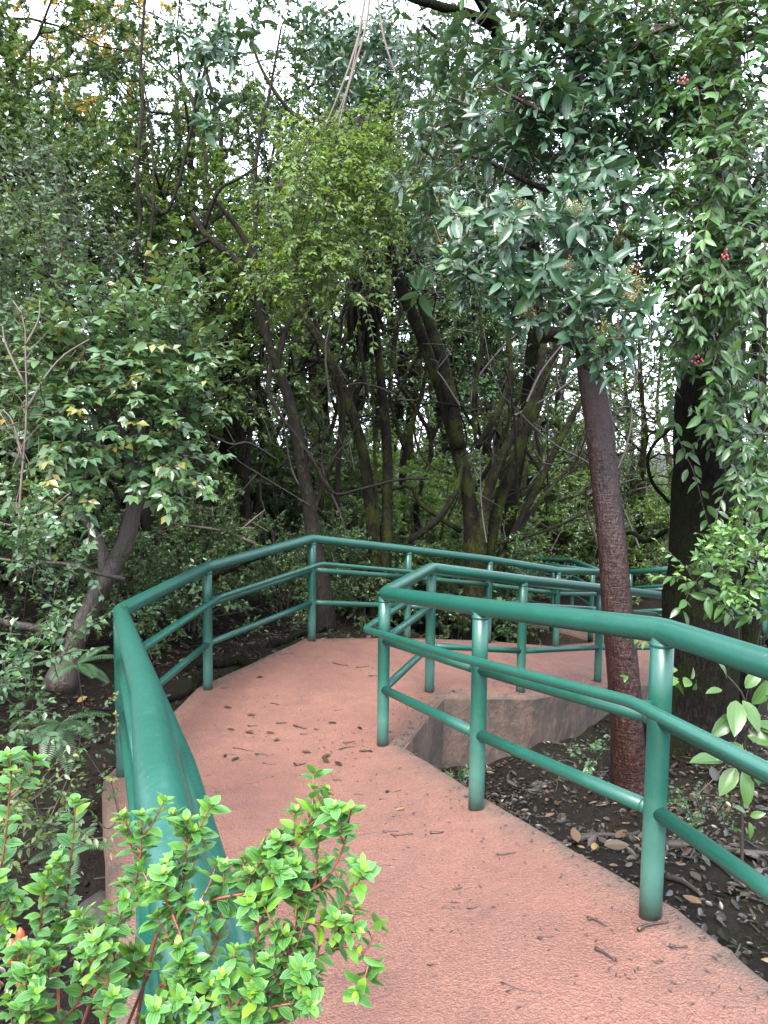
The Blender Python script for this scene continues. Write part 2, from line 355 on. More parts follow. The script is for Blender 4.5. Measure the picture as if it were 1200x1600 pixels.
M = dict(
    paint=paint_mat('green_paint'), paint_post=paint_mat('green_paint_post', True), path=path_mat(), wall=wall_mat(), soil=soil_mat(),
    bark_red=bark_mat('bark_red', (.009, .0030, .0021), (.023, .0078, .0052), .03, rough=.34, rings=.15, spec=.27),
    bark_dark=bark_mat('bark_dark', (.003, .0025, .0022), (.008, .0065, .0052), .4, (.006, .009, .0025), .9, spec=.06),
    bark_moss=bark_mat('bark_moss', (.004, .0032, .0026), (.0105, .0082, .0062), .42, (.020, .026, .006), .85, spec=.1),
    bark_brown=bark_mat('bark_brown', (.0045, .0036, .003), (.0125, .0098, .0076), .25, (.020, .024, .008), .8, spec=.12),
    bark_grey=bark_mat('bark_grey', (.010, .008, .0065), (.045, .036, .029), .15, (.028, .03, .012), .6, 9),
    twig=plain_mat('twig_bark', (.012, .0085, .0065), .6, (.032, .023, .017)), twig_red=plain_mat('red_twig', (.050, .020, .013), .5, (.03, .014, .010)),
    twig_pale=plain_mat('pale_twig', (.085, .062, .046), .6, (.05, .036, .027)), stem_red=plain_mat('red_stem', (.16, .030, .026), .45, (.10, .034, .022), 60),
    lf_blue=leaf_mat('leaf_dark_glossy', [(0, (.020, .052, .030)), (.5, (.035, .085, .046)), (.82, (.055, .115, .045)), (1, (.10, .19, .04))], .30, .18, .5, (.07, .13, .07)),
    lf_vine=leaf_mat('leaf_vine', [(0, (.022, .06, .018)), (.55, (.045, .115, .03)), (.85, (.08, .18, .035)), (1, (.14, .30, .04))], .30, .25, .6, (.10, .20, .07)),
    lf_mid=leaf_mat('leaf_mid', [(0, (.024, .060, .028)), (.5, (.048, .108, .048)), (.97, (.092, .165, .058)), (1, (.20, .17, .04))], .25, .3, .4, (.09, .16, .06)),
    lf_fine=leaf_mat('leaf_fine', [(0, (.028, .056, .016)), (.5, (.062, .108, .030)), (.93, (.115, .17, .042)), (1, (.22, .15, .03))], .42, .36),
    lf_fine_blue=leaf_mat('leaf_fine_cool', [(0, (.026, .056, .026)), (.5, (.055, .105, .048)), (.95, (.10, .155, .058)), (1, (.16, .13, .04))], .38, .32),
    lf_under=leaf_mat('leaf_understory', [(0, (.036, .070, .030)), (.5, (.078, .130, .054)), (.95, (.135, .20, .075)), (1, (.2, .17, .06))], .28, .38),
    lf_yel=leaf_mat('leaf_yellow_green', [(0, (.038, .080, .018)), (.5, (.074, .142, .030)), (1, (.135, .22, .045))], .42, .45, tcol=(.22, .34, .02)),
    lf_autumn=leaf_mat('leaf_autumn', [(0, (.06, .09, .02)), (.35, (.12, .14, .03)), (.6, (.30, .20, .03)), (1, (.40, .16, .04))], .5, .45, tcol=(.4, .25, .03)),
    lf_bush=leaf_mat('leaf_bush', [(0, (0.011, 0.052, 0.020)), (.4, (0.022, 0.095, 0.027)), (.75, (0.054, 0.176, 0.023)), (.92, (0.153, 0.324, 0.013)), (1, (0.234, 0.378, 0.007))], .40, .28, .8, (0.108, 0.234, 0.077), .7, (0.144, 0.270, 0.117), spec=.42, tcol=(0.144, 0.270, 0.013)),
    lf_young=leaf_mat('leaf_young_bright', [(0, (.02, .058, .016)), (.5, (.036, .095, .022)), (1, (.075, .155, .026))], .36, .3, .6, (.07, .13, .05), .25, (.08, .14, .055)),
    lf_dry=leaf_mat('leaf_dry', [(0, (.008, .0058, .0046)), (.4, (.024, .015, .010)), (.7, (.058, .034, .019)), (.9, (.13, .072, .036)), (.97, (.18, .125, .028)), (1, (.17, .15, .125))], .33, .05),
    flower=plain_mat('ochre_blossom', (.22, .17, .065), .7, (.14, .13, .045), 80), bud=plain_mat('orange_bud', (.45, .07, .015), .4, (.33, .035, .015), 60),
    berry=plain_mat('pink_berry', (.28, .03, .055), .4, (.16, .016, .03), 60), stone=plain_mat('stone', (.022, .019, .017), .7, (.012, .010, .009), 12, .6),
    dirt=plain_mat('dirt', (.055, .030, .022), .8, (.028, .020, .014), 60, .6), twig_wet=plain_mat('wet_twig', (.012, .008, .006), .45, (.035, .022, .016)), lichen=plain_mat('lichen_scrap', (.25, .30, .20), .8, (.15, .2, .1), 60))

# ------------------------------------------------------------------ path layout (metres)
R_POST = [(.848, 2.284, .151), (.424, 3.274, .005), (.009, 4.361, -.151), (.343, 5.405, -.166), (1.094, 5.921, -.335), (2.03, 7.07, -.604), (3.02, 8.09, -.87)]
L_POST = [(-.335, 1.13, .165), (-.60, 1.91, .065), (-1.39, 3.998, -.193), (-1.273, 5.489, -.195), (-.625, 6.664, -.125), (.245, 7.511, -.325), (1.14, 8.16, -.51), (2.008, 8.737, -.712), (2.86, 9.62, -.88)]
PAIRS = [((1.63, -.9, .17), (.42, -.9, .17)), ((1.0, 1.83, .165), (-.18, .71, .17)), (R_POST[0], L_POST[0]), (R_POST[1], L_POST[1]),
         (R_POST[2], L_POST[2]), ((.14, 4.78, -.155), L_POST[3]), (R_POST[3], L_POST[4]), (R_POST[4], L_POST[5]), ((1.58, 6.52, -.47), L_POST[6]),
         (R_POST[5], L_POST[7]), (R_POST[6], L_POST[8]), ((4.6, 9.0, -.9), (4.6, 11.0, -.9))]
def offset_line(P, side, d):
    P = vec(P); T = np.gradient(P[:, :2], axis=0)
    e = nrm(np.diff(P[:, :2], axis=0)); out = P.copy()
    for i in range(len(P)):
        a = e[max(i-1, 0)]; b = e[min(i, len(e)-1)]; t = nrm(a+b); n = np.array([t[1], -t[0]])*side
        out[i, :2] += n*d/max(.6, abs(t@a))
    return out
rngp = np.random.default_rng(5)
Rl = offset_line([p[0] for p in PAIRS], 1, .10); Ll = offset_line([p[1] for p in PAIRS], -1, .085)
def resamp(P, step):
    out = [P[0]]
    for a, b in zip(P[:-1], P[1:]):
        k = max(1, int(np.linalg.norm(b-a)/step))
        for j in range(1, k+1): out.append(a+(b-a)*j/k)
    return np.array(out)
def strip(Ra, La, nseg, nac=18):
    """ruled surface between two edges with a rounded rim and side faces"""
    rows = []
    for i in range(len(Ra)-1):
        for j in range(nseg[i]):
            f = j/nseg[i]; rows.append((Ra[i]*(1-f)+Ra[i+1]*f, La[i]*(1-f)+La[i+1]*f))
    rows.append((Ra[-1], La[-1])); n = len(rows)
    jr = rngp.normal(0, .006, n); jl = rngp.normal(0, .006, n)
    V, Tn = [], []
    for i, (r, l) in enumerate(rows):
        w = np.linalg.norm(l-r); u = (l-r)/w
        prof = [(-.012+jr[i], -.26), (-.012+jr[i], -.035), (.0+jr[i]*.7, -.008), (.02, 0)]+[(w*k/nac, 0) for k in range(1, nac)]+[(w-.02, 0), (w+jl[i]*.7, -.008), (w+.012+jl[i], -.035), (w+.012+jl[i], -.30)]
        for k, (s, dz) in enumerate(prof):
            p = r+u*s; z = p[2]+dz
            if 3 < k < len(prof)-4: z += .004*math.sin(p[0]*5+p[1]*3)+.003*math.sin(p[0]*11-p[1]*7)
            V.append((p[0], p[1], z)); Tn.append(1.0 if k < 4 or k > len(prof)-5 else (.45 if k in (4, len(prof)-5) else 0))
    m_ = len(prof); i = np.arange(n-1)[:, None]*m_; j = np.arange(m_-1)[None]
    Q = np.stack([i+j, i+m_+j, i+m_+j+1, i+j+1], -1).reshape(-1, 4)
    return np.array(V), Q, np.array(Tn)
V, Q, T = strip(Rl, Ll, [14, 6, 10, 10, 5, 8, 8, 8, 8, 10, 8])
path = mesh_obj('path', V, Q, M['path'], None, T); path['kind'] = 'structure'
pathpts = V
E3 = vec([(2.95, 9.42, -.885), (2.62, 10.4, -.95), (2.0, 11.8, -1.07), (1.2, 13.6, -1.3)])
E3b = vec([(4.4, 9.9, -.895), (4.1, 11.0, -.96), (3.5, 12.5, -1.08), (2.6, 14.4, -1.3)])
V3, Q3, T3 = strip(E3b, E3, [6, 8, 8], 8)
V3[:, 2] -= .006
p3 = mesh_obj('path', V3, Q3, M['path'], None, T3); p3['kind'] = 'structure'
pathpts = np.vstack([pathpts, V3])

# ------------------------------------------------------------------ ground
CP = vec([(2.25, 9.6, -1.35), (1.85, 10.6, -1.45), (1.5, 12, -1.6), (2.5, 9.25, -1.25), (5, 12, -1.5), (4.6, 13, -1.5), (3.2, 11, -1.3), (2.6, 12.6, -1.5), (1.0, 13.4, -1.7), (1.4, 2.0, -.05), (1.35, 2.8, -.12), (1.0, 3.3, -.25), (2.2, 2.6, -.05), (3.2, 3.2, -.05), (2.0, 3.6, -.25), (.75, 3.8, -.42), (.45, 4.5, -.68), (.75, 4.9, -.74), (1.1, 4.6, -.55),
          (1.0, 5.45, -.80), (1.5, 5.3, -.75), (1.9, 6.2, -.92), (1.5, 4.45, -.42), (2.3, 5.2, -.45), (2.8, 6.4, -.9), (3.4, 7.4, -1.05), (4.2, 5.5, -.5), (5.5, 7, -.9), (4.5, 4, -.15), (6, 3, .1),
          (2.2, 1.0, .0), (3.5, 0, .05), (2.6, -1, .08), (-.7, .9, -.25), (-1.1, 2.0, -.55), (-1.6, 3.2, -.60), (-1.8, 4.2, -.42), (-1.75, 5.2, -.32), (-1.5, 6.2, -.24), (-.9, 7.2, -.22), (.0, 8.1, -.42),
          (1.2, 9.1, -.95), (1.9, 9.9, -1.4), (1.5, 11.5, -1.5), (.3, 11, -1.0), (-1.5, 9, -.2), (-3, 6, -.2), (-3, 4, -.35), (-2.6, 2, -.6), (-2, .5, -.5), (-5, 5, 0), (-4, 9, .1), (-1, 13, -.2),
          (2, 15, -1.3), (5, 13, -1.4), (7, 10, -1.4), (0, 20, -.6), (-8, 10, .6), (10, 20, -2), (-6, 20, .5), (0, -6, .0), (-6, -2, -.2), (8, -2, .2), (0, 40, -1.5), (30, 40, -3), (-30, 40, 0), (100, 100, -3), (-100, 100, 0), (0, 160, -2), (90, 0, -2), (-90, 0, 0)])
def path_top(P2):
    """height of the path under points (or -99)"""
    out = np.full(len(P2), -99.0)
    tri = []
    for (a, b) in ((Rl, Ll), (E3b, E3)):
        for i in range(len(a)-1): tri += [(a[i], b[i], a[i+1]), (b[i], b[i+1], a[i+1])]
    for A, B, C in tri:
        d = (B[1]-C[1])*(A[0]-C[0])+(C[0]-B[0])*(A[1]-C[1])
        u = ((B[1]-C[1])*(P2[:, 0]-C[0])+(C[0]-B[0])*(P2[:, 1]-C[1]))/d
        v = ((C[1]-A[1])*(P2[:, 0]-C[0])+(A[0]-C[0])*(P2[:, 1]-C[1]))/d
        w = 1-u-v; ok = (u > -.03) & (v > -.03) & (w > -.03)
        out = np.where(ok, np.maximum(out, u*A[2]+v*B[2]+w*C[2]), out)
    return out
def ground_z(P2, rough=True):
    P2 = np.atleast_2d(vec(P2))[:, :2]; z = np.zeros(len(P2))
    for s in range(0, len(P2), 4000):
        q = P2[s:s+4000]; d2 = ((q[:, None]-CP[None, :, :2])**2).sum(-1)+.02; w = d2**-1.6
        z[s:s+4000] = (w*CP[None, :, 2]).sum(1)/w.sum(1)
    x, y = P2[:, 0], P2[:, 1]
    z = z+.035*np.sin(x*2.3+1)*np.sin(y*1.9)+.02*np.sin(x*5.1-y*3.7)+.012*np.sin(x*9+y*11)
    pt = path_top(P2); return np.where(pt > -50, np.minimum(z, pt-.12), z)
def axis(c, lo, hi, n, k):
    t = np.linspace(-1, 1, n); s = np.sinh(t*k)/math.sinh(k); return np.where(s < 0, c+s*(c-lo), c+s*(hi-c))
gx = axis(.3, -220, 220, 230, 6.3); gy = axis(4.5, -40, 320, 230, 6.0)
X, Y = np.meshgrid(gx, gy); g2 = np.stack([X.ravel(), Y.ravel()], 1)
Z = ground_z(g2)
nx = len(gx); i = np.arange(len(gy)-1)[:, None]*nx; j = np.arange(nx-1)[None]
Q = np.stack([i+j, i+j+1, i+nx+j+1, i+nx+j], -1).reshape(-1, 4)
g = mesh_obj('ground', np.column_stack([g2, Z]), Q, M['soil']); g['kind'] = 'structure'

# ------------------------------------------------------------------ retaining walls under the path edges
def wall(name, label, P, low, rim=.03, th=.14):
    """upright concrete face below an edge; P runs with the open side on its right"""
    P = resamp(vec(P), .12); O = offset_line(P, 1, .02); I = offset_line(P, -1, th)
    rng = np.random.default_rng(len(P)); V = []
    for o, a in zip(O, I):
        for f in (0, .25, .5, .75, 1.0):
            jz = rng.normal(0, .006, 2); V.append((o[0]+jz[0]*(f < 1), o[1]+jz[1]*(f < 1), (low-.1)*(1-f)+(o[2]-rim)*f))
        V.append((a[0], a[1], o[2]-rim))
    n = len(O); i = np.arange(n-1)[:, None]*6; j = np.arange(5)[None]
    Q = np.stack([i+j, i+6+j, i+7+j, i+1+j], -1).reshape(-1, 4)
    return tag(mesh_obj(name, V, Q, M['wall'], smooth=False, origin=O[0]*[1, 1, 0]+[0, 0, low]), label, 'wall')
wall('retaining_wall', 'low stained concrete wall holding up the lower path above the leafy pit', [Rl[i] for i in range(4, 11)], -1.35)
wall('retaining_wall', 'small concrete kerb wall along the farthest pink path section', [E3[i]+vec([-.02, 0, 0]) for i in (3, 2, 1, 0)], -1.75)

# ------------------------------------------------------------------ railings
def ring(c, ax, r, w=.006):
    g = Geo(); ax = nrm(ax); t = np.linspace(-1, 1, 5)
    g.tube([c+ax*s*.008 for s in t], [r*1.0+w*math.sqrt(max(0, 1-s*s*.9)) for s in t], 14, False); return g
RT, RP, RM, RG = .039, .035, .024, .019
def arc_poly(P, rr=.05, k=4):
    P = vec(P); out = [P[0]]
    for a, b, c in zip(P[:-2], P[1:-1], P[2:]):
        u, v = nrm(a-b), nrm(c-b); s = min(rr, .4*np.linalg.norm(a-b), .4*np.linalg.norm(c-b))
        for t in np.linspace(0, 1, k): out.append((b+u*s)*(1-t)**2+b*2*t*(1-t)+(b+v*s)*t*t)
    out.append(P[-1]); return np.array(out)
def railing(label, top, feet, side, grab=True, group=None, k=1.0, lows=(.625, .335), extend=None, base=None, rail_h=.90, closed=None):
    """feet: post feet in order; top: rail line through points; side: +1/-1 where the grab rail stands off"""
    t = thing('railing', label, 'railing', base if base is not None else feet[0], group)
    sides = 18 if k == 1.0 else 10
    g = Geo().tube(arc_poly(top, .045), RT, sides); 
    tr = g.obj('top_rail', M['paint'], t)
    feet = vec(feet)
    for f in feet:
        g = Geo(); pz = np.linspace(0, rail_h-.02, 6); pts = np.stack([np.full(6, f[0]), np.full(6, f[1]), f[2]-.02+pz*1.0], 1)
        pts[-1, 2] = f[2]+rail_h-.02
        g.tube(pts, RP, sides)
        loc = Vector(f)-t.location
        V = np.vstack(g.v)-f; o = mesh_obj('post', V, np.vstack(g.q), M['paint_post'], None, smooth=True)
        o.parent = t; o.location = loc
        if k == 1.0:
            w = ring(f+[0, 0, rail_h-.042], [0, 0, 1], RP-.002, .006); w.obj('weld_bead', M['paint'], t)
    for a, b in zip(feet[:-1], feet[1:]):
        for h, nm in zip(lows, ('middle_rail', 'lower_rail')):
            pa, pb = a+[0, 0, h], b+[0, 0, h]; Geo().tube([pa, pa*.66+pb*.34, pa*.34+pb*.66, pb], RM, sides).obj(nm, M['paint'], t)
            if k == 1.0:
                u = nrm(pb-pa); w = ring(pa+u*(RP+.004), u, RM-.002, .006); ring(pb-u*(RP+.004), u, RM-.002, .006)
                w.obj('weld_bead', M['paint'], t)
    for (a, b) in (extend or []):
        for h, nm in zip(lows, ('middle_rail', 'lower_rail')):
            Geo().tube([vec(a)+[0, 0, h], (vec(a)+vec(b))/2+[0, 0, h], vec(b)+[0, 0, h]], RM, sides).obj(nm, M['paint'], t)
    if grab:
        chain = list(feet)
        if extend:
            for a, b in extend:
                if np.allclose(a, feet[0]): chain = [vec(b)]+chain
                else: chain = chain+[vec(b)]
        chain = np.array(chain); G = offset_line(chain, side, .105); G[:, 2] += .69
        Geo().tube(arc_poly(G, .05), RG, 12).obj('grab_rail', M['paint'], t)
        for f in feet:
            i = int(np.argmin(np.linalg.norm(chain-f, axis=1))); gpt = G[i]-[0, 0, .005]
            Geo().tube([f+[0, 0, .672], (f+[0, 0, .672]+gpt)/2, gpt], .011, 8).obj('bracket', M['paint'], t)
    return t
up9 = lambda P, h=.90: [vec(p)+[0, 0, h] for p in P]
rR = [vec(p) for p in R_POST]; rL = [vec(p) for p in L_POST]
a0 = vec((1.13, 1.25, .19)); a00 = vec((1.5, -.1, .19))
railing('green tubular railing on the right that turns back sharply above the pit', up9([a00, a0]+rR), rR[:1]+rR[1:], -1, extend=[(rR[0], a0)], base=rR[2])
l0 = vec((-.17, .70, .17)); l00 = vec((.1, -.02, .17))
railing('green tubular railing on the left beginning behind the bright bush', up9([l00, l0]+rL), rL, 1, extend=[(rL[0], l0)], base=rL[2])
f3 = vec([(2.74, 9.95, -.92), (2.40, 10.72, -.98), (2.06, 11.5, -1.05), (1.6, 12.6, -1.18)])
railing('short green railing standing on the far kerb wall', up9(f3), f3, 1, grab=False, k=.5)
f4 = [(3.078,10.409,-1.046), (3.253,12.779,-1.49), (2.747,13.968,-1.667), (2.141,14.962,-1.781)]
f4 = [vec((3.067,10.488,-0.14))-[0, 0, .9], vec((3.216,12.882,-0.314))-[0, 0, .9], vec((2.694,13.875,-0.436))-[0, 0, .9], vec((2.101,15.066,-0.595))-[0, 0, .9]]
railing('farthest green railing bending away behind the kerb wall', up9(f4), f4, -1, k=.5)
f5 = [vec((3.475,10.689,-0.142))-[0, 0, .9], vec((3.92,10.396,-0.043))-[0, 0, .9], vec((5.008,9.906,0.092))-[0, 0, .9]]
railing('distant green railing between the reddish trunk and the thick dark trunk', up9(f5), f5, 1, k=.5)

# ------------------------------------------------------------------ growth
def grow(rng, start, d, length, r, level, tubes, tips, spec):
    """recursive crooked branch; spec[level] = (children, length factor, spread, wander, rise)"""
    n = 5 if level < 2 else 4
    P = [np.array(start, float)]; d = nrm(d)
    nch, lf, spread, wander, rise = spec[level]
    for i in range(n-1):
        d = nrm(d+rng.normal(0, wander, 3)+[0, 0, rise]); P.append(P[-1]+d*length/(n-1))
    P = np.array(P); tubes.append((P, np.linspace(r, r*.35, n), level))
    if level == len(spec)-1:
        tips.append(P); return
    for k in range(nch):
        f = rng.uniform(.28, 1.0) if k else 1.0
        x = f*(n-1); i = min(int(x), n-2); p = P[i]+(P[i+1]-P[i])*(x-i); t = nrm(P[i+1]-P[i])
        side = nrm(np.cross(t, rng.normal(0, 1, 3))); a = spread*rng.uniform(.6, 1.3)
        grow(rng, p, t*math.cos(a)+side*math.sin(a), length*lf*rng.uniform(.7, 1.25), max(r*.5*(1-.4*f), .003), level+1, tubes, tips, spec)
def leaves_on(rng, tips, per, ln, wr, up=1.0, spread=.9, tint=(.45, .2), hang=0.0):
    A = []; n = len(tips)
    P = np.array(tips); i = rng.uniform(.15, 1.0, (n, per))*(P.shape[1]-1); k = np.minimum(i.astype(int), P.shape[1]-2); f = (i-k)[..., None]
    idx = np.arange(n)[:, None]; p = P[idx, k]*(1-f)+P[idx, k+1]*f; t = nrm(P[idx, k+1]-P[idx, k])
    p = p.reshape(-1, 3); t = t.reshape(-1, 3); m_ = len(p)
    d = nrm(t*.6+rng.normal(0, spread, (m_, 3))*[1, 1, .55]+[0, 0, -hang]); nn = nrm(rng.normal(0, .55, (m_, 3))+[0, 0, up])
    return LV(p, d, nn, ln*rng.uniform(.6, 1.25, m_), wr*rng.uniform(.8, 1.2, m_), np.clip(rng.normal(tint[0], tint[1], m_), 0, 1))
def tubes_geo(tubes, rng, sides=(8, 6, 4, 3, 3), skip=None):
    g = Geo()
    for P, r, lv in tubes:
        s = sides[min(lv, len(sides)-1)]; g.tube(P, r, s, False)
    return g

# ---- forest prototypes: each a tree with its own trunk, limbs and crown of small leaves
PROTO = {}
def make_proto(name, seed, stems, height, lean, leaf, per, mat, bark, spec, r=.09, low=.35, tint=(.45, .2), wr=.5, hang=0):
    rng = np.random.default_rng(seed); tubes, tips = [], []; tg = Geo()
    for s in range(stems):
        a = rng.uniform(0, 6.28); ln = lean*rng.uniform(.5, 1.3)
        pts = [np.array([.12*math.cos(a)*(stems > 1), .12*math.sin(a)*(stems > 1), -.25])]
        for i in range(1, 6):
            f = i/5; pts.append(np.array([math.cos(a)*ln*f**1.4, math.sin(a)*ln*f**1.4, height*f*rng.uniform(.9, 1.05)])+rng.normal(0, .10*height/6, 3)*[1, 1, .2])
        C = spline(pts, 18); rs = r*rng.uniform(.7, 1.1)*np.linspace(1.15, .25, 18); tg.tube(C, rs, 8, False, .10, rng)
        nl = spec[0][0]
        for k in range(nl):
            f = low+(1-low)*(k+rng.uniform(0, 1))/nl; i = min(int(f*17), 16); b = rng.uniform(0, 6.28)
            d = np.array([math.cos(b), math.sin(b), rng.uniform(-.1, .8)])
            grow(rng, C[i], d, height*spec[0][1]*rng.uniform(.6, 1.2)*(1.15-.55*f), rs[i]*.55, 0, tubes, tips, spec[1:])
    L = leaves_on(rng, tips, per, leaf, wr, tint=tint, hang=hang)
    tgm = tg; lg = tubes_geo(tubes, rng, (6, 4, 3, 3))
    Vt, Qt = np.vstack(tgm.v), np.vstack(tgm.q); Vl, Ql = np.vstack(lg.v), np.vstack(lg.q)
    mt = mesh_obj('trunk', np.vstack([Vt, Vl]), np.vstack([Qt, Ql+len(Vt)]), bark, data_only=True)
    V, Q, t, u = leaf_mesh(L, tmpl4() if leaf < .08 else tmpl5())
    mc = mesh_obj('crown', V, Q, mat, None, t, None, False, data_only=True)
    PROTO[name] = (mt, mc); return len(L['p'])
SP = [(7, .30), (5, .55, .8, .22, .05), (5, .55, .8, .25, .0), (0, 0, 0, .28, -.04)]
make_proto('fine_a', 11, 3, 6.6, 1.5, 0.064, 52, M['lf_fine'], M['bark_moss'], SP, .10)
make_proto('fine_b', 12, 2, 7.2, 1.1, 0.060, 56, M['lf_fine_blue'], M['bark_brown'], SP, .10)
make_proto('fine_c', 13, 4, 5.6, 1.9, 0.066, 44, M['lf_fine'], M['bark_brown'], SP, .08, .3)
make_proto('round_a', 14, 3, 6.2, 1.4, 0.088, 32, M['lf_mid'], M['bark_moss'], SP, .09)
make_proto('yellow_a', 15, 2, 6.4, 1.3, 0.070, 46, M['lf_yel'], M['bark_moss'], SP, .08, .45)
make_proto('tall_a', 16, 1, 8.4, .8, 0.064, 62, M['lf_fine_blue'], M['bark_brown'], [(12, .22)]+SP[1:], .12, .5)
make_proto('autumn_a', 17, 2, 6.6, 1.2, 0.056, 40, M['lf_autumn'], M['bark_brown'], SP, .06, .55)
SS = [(6, .62), (5, .55, .8, .22, .08), (4, .6, .8, .25, .02), (0, 0, 0, .28, 0)]
make_proto('shrub_a', 21, 4, 1.7, .7, .060, 30, M['lf_under'], M['twig'], SS, .025, .12)
make_proto('shrub_b', 22, 5, 1.5, .8, .048, 38, M['lf_under'], M['twig'], SS, .02, .1)
make_proto('shrub_c', 23, 4, 2.1, .7, .066, 26, M['lf_yel'], M['twig'], SS, .025, .15)
make_proto('shrub_d', 24, 4, 1.9, .8, .058, 32, M['lf_under'], M['twig'], SS, .025, .1)
def place(kind, nm, loc, rz, sc, label, cat, group, tilt=0):
    mt, mc = PROTO[kind]; t = thing(nm, label, cat, (loc[0], loc[1], loc[2]), group)
    t.rotation_euler = (tilt, 0, rz); t.scale = (sc, sc, sc)
    o = bpy.data.objects.new('trunk', mt); COL.objects.link(o); o.parent = t
    c = bpy.data.objects.new('crown', mc); COL.objects.link(c); c.parent = t; c['kind'] = 'stuff'
    return t
KIND = {'fine_a': ('small leaved green', 'tree'), 'fine_b': ('cool green fine leaved', 'tree'), 'fine_c': ('low spreading small leaved', 'tree'), 'round_a': ('broader leaved mid green', 'tree'),
        'yellow_a': ('bright yellow green', 'tree'), 'tall_a': ('tall single trunked', 'tree'), 'autumn_a': ('yellow and orange tinged', 'tree'),
        'shrub_a': ('mid green', 'shrub'), 'shrub_b': ('fine leaved', 'shrub'), 'shrub_c': ('yellow green', 'shrub'), 'shrub_d': ('cool green', 'shrub')}
rngf = np.random.default_rng(77)
def forest(rows, where):
    def px(x, y): q = vec((x, y, 1.0))-EYE; return (q@r2)/max(q@fwd, .1)
    cnt = {}
    for kind, x, y, sc in rows: cnt.setdefault(kind, []).append(px(x, y))
    for kind, x, y, sc in rows:
        a, c = KIND[kind]; z = ground_z([(x, y)])[0]; k = len(cnt[kind]); i = sorted(cnt[kind]).index(px(x, y)); lab = '%s %s %s' % (a, c, where)
        if k == 2: lab = '%s of the two %s %ss %s' % (('left', 'right')[i], a, c, where)
        if k == 3: lab = '%s of the three %s %ss %s' % (('leftmost', 'middle', 'rightmost')[i], a, c, where)
        place(kind, 'forest_'+c if c == 'tree' else 'understory_shrub', (x, y, z-.03), rngf.uniform(0, 6.28), sc*rngf.uniform(.93, 1.07),
              lab, c, '%s %ss %s' % (a, c, where), rngf.normal(0, .05))
forest([('fine_a', -4.0, 8.2, .95), ('fine_b', -3.0, 9.3, 1.0), ('round_a', -5.6, 7.4, .95), ('fine_c', -2.2, 8.6, .9), ('fine_b', -5.0, 10.0, 1.0), ('fine_a', -2.6, 11.2, 1.0), ('fine_c', -3.8, 6.4, .8),
        ('autumn_a', -4.2, 9.6, 1.06), ('fine_a', -6.8, 9.4, 1.0), ('fine_c', -4.9, 5.6, .85), ('tall_a', -5.6, 11.6, 1.05), ('tall_a', -7.4, 11.2, 1.0), ('yellow_a', -3.6, 12.0, 1.15), ('yellow_a', -6.0, 13.5, 1.25)], 'in the thicket left of the landing')
forest([('fine_c', -2.4, 12.4, .85), ('yellow_a', -1.7, 9.8, .85), ('tall_a', 2.2, 16.5, 1.15), ('tall_a', -3.0, 14.5, 1.15), ('fine_b', .2, 17.5, 1.4), ('yellow_a', 2.0, 19.5, 1.2), ('round_a', 1.0, 16.0, 1.45), ('fine_b', 4.6, 18.5, 1.45), ('tall_a', -1.2, 15.8, 1.2), ('fine_a', -1.0, 19.0, 1.5), ('round_a', 3.2, 20.0, 1.6), ('fine_b', -2.0, 13.4, 1.3), ('fine_a', -1.1, 14.8, 1.4)],
       'behind the mossy many-stemmed trees')
forest([('fine_a', 5.2, 15.5, .8), ('yellow_a', 6.6, 13.5, .8), ('round_a', 7.0, 9.2, 1.0), ('fine_b', 8.0, 12.0, .9), ('round_a', 5.6, 8.0, 1.0), ('fine_c', 3.0, 17, .9)], 'beyond the far railings on the right')
rows = []
for k in range(26):
    x = -13+k*1.15+rngf.normal(0, .5); y = 19+rngf.uniform(0, 12)
    if 3.5 < x < 8 and y < 26: y += 9
    rows.append((['fine_a', 'fine_b', 'fine_c', 'yellow_a', 'tall_a'][k % 5], x, y, rngf.uniform(.8, 1.0)))
forest(rows, 'deep in the back of the forest')
rows = []
for k in range(58):
    x = -7+k*.26+rngf.normal(0, .4); y = 9.4+rngf.uniform(0, 5.5)+max(0, x)*.35
    if 1.3 < x < 5.2 and y < 15: y += 4.5
    rows.append((['shrub_a', 'shrub_b', 'shrub_c', 'shrub_d'][k % 4], x, y, rngf.uniform(.75, 1.3)))
forest(rows, 'filling the forest floor behind the railings')
forest([('shrub_b', -2.4, 6.9, .75), ('shrub_d', -3.1, 5.6, .8), ('shrub_a', -1.9, 7.6, .7), ('shrub_b', -1.1, 8.3, .6), ('shrub_d', -3.6, 4.4, .8), ('shrub_a', -4.2, 5.2, 1.0), ('shrub_b', -2.9, 3.2, .55), ('shrub_d', -.3, 8.9, .6)], 'along the ground left of the landing')

# ------------------------------------------------------------------ the trees one can tell apart
def hero_tree(label, stems, bark, base=None, sides=12, name='tree', cat='tree', lump=.07, seed=0, knots=26, flare=.5):
    """stems: list of (points, r0, r1); the first is the trunk, each other one a limb"""
    rng = np.random.default_rng(seed); b = vec(base if base is not None else stems[0][0][0])
    t = thing(name, label, cat, b); out = []
    for i, (pts, r0, r1) in enumerate(stems):
        n = knots if i == 0 else max(10, knots*2//3)
        C = spline(pts, n); f = np.linspace(0, 1, n)
        C = C+np.cumsum(rng.normal(0, r0*.035, (n, 3)), 0)*np.minimum(1, f*4)[:, None]
        rr = r0+(r1-r0)*f
        if i == 0: rr = rr*(1+flare*np.exp(-np.maximum(0, f-.03)*14))
        Geo().tube(C, rr, sides if i == 0 else 8, True, lump, rng).obj('trunk' if i == 0 else 'limb', bark, t)
        out.append((C, rr))
    return t, out
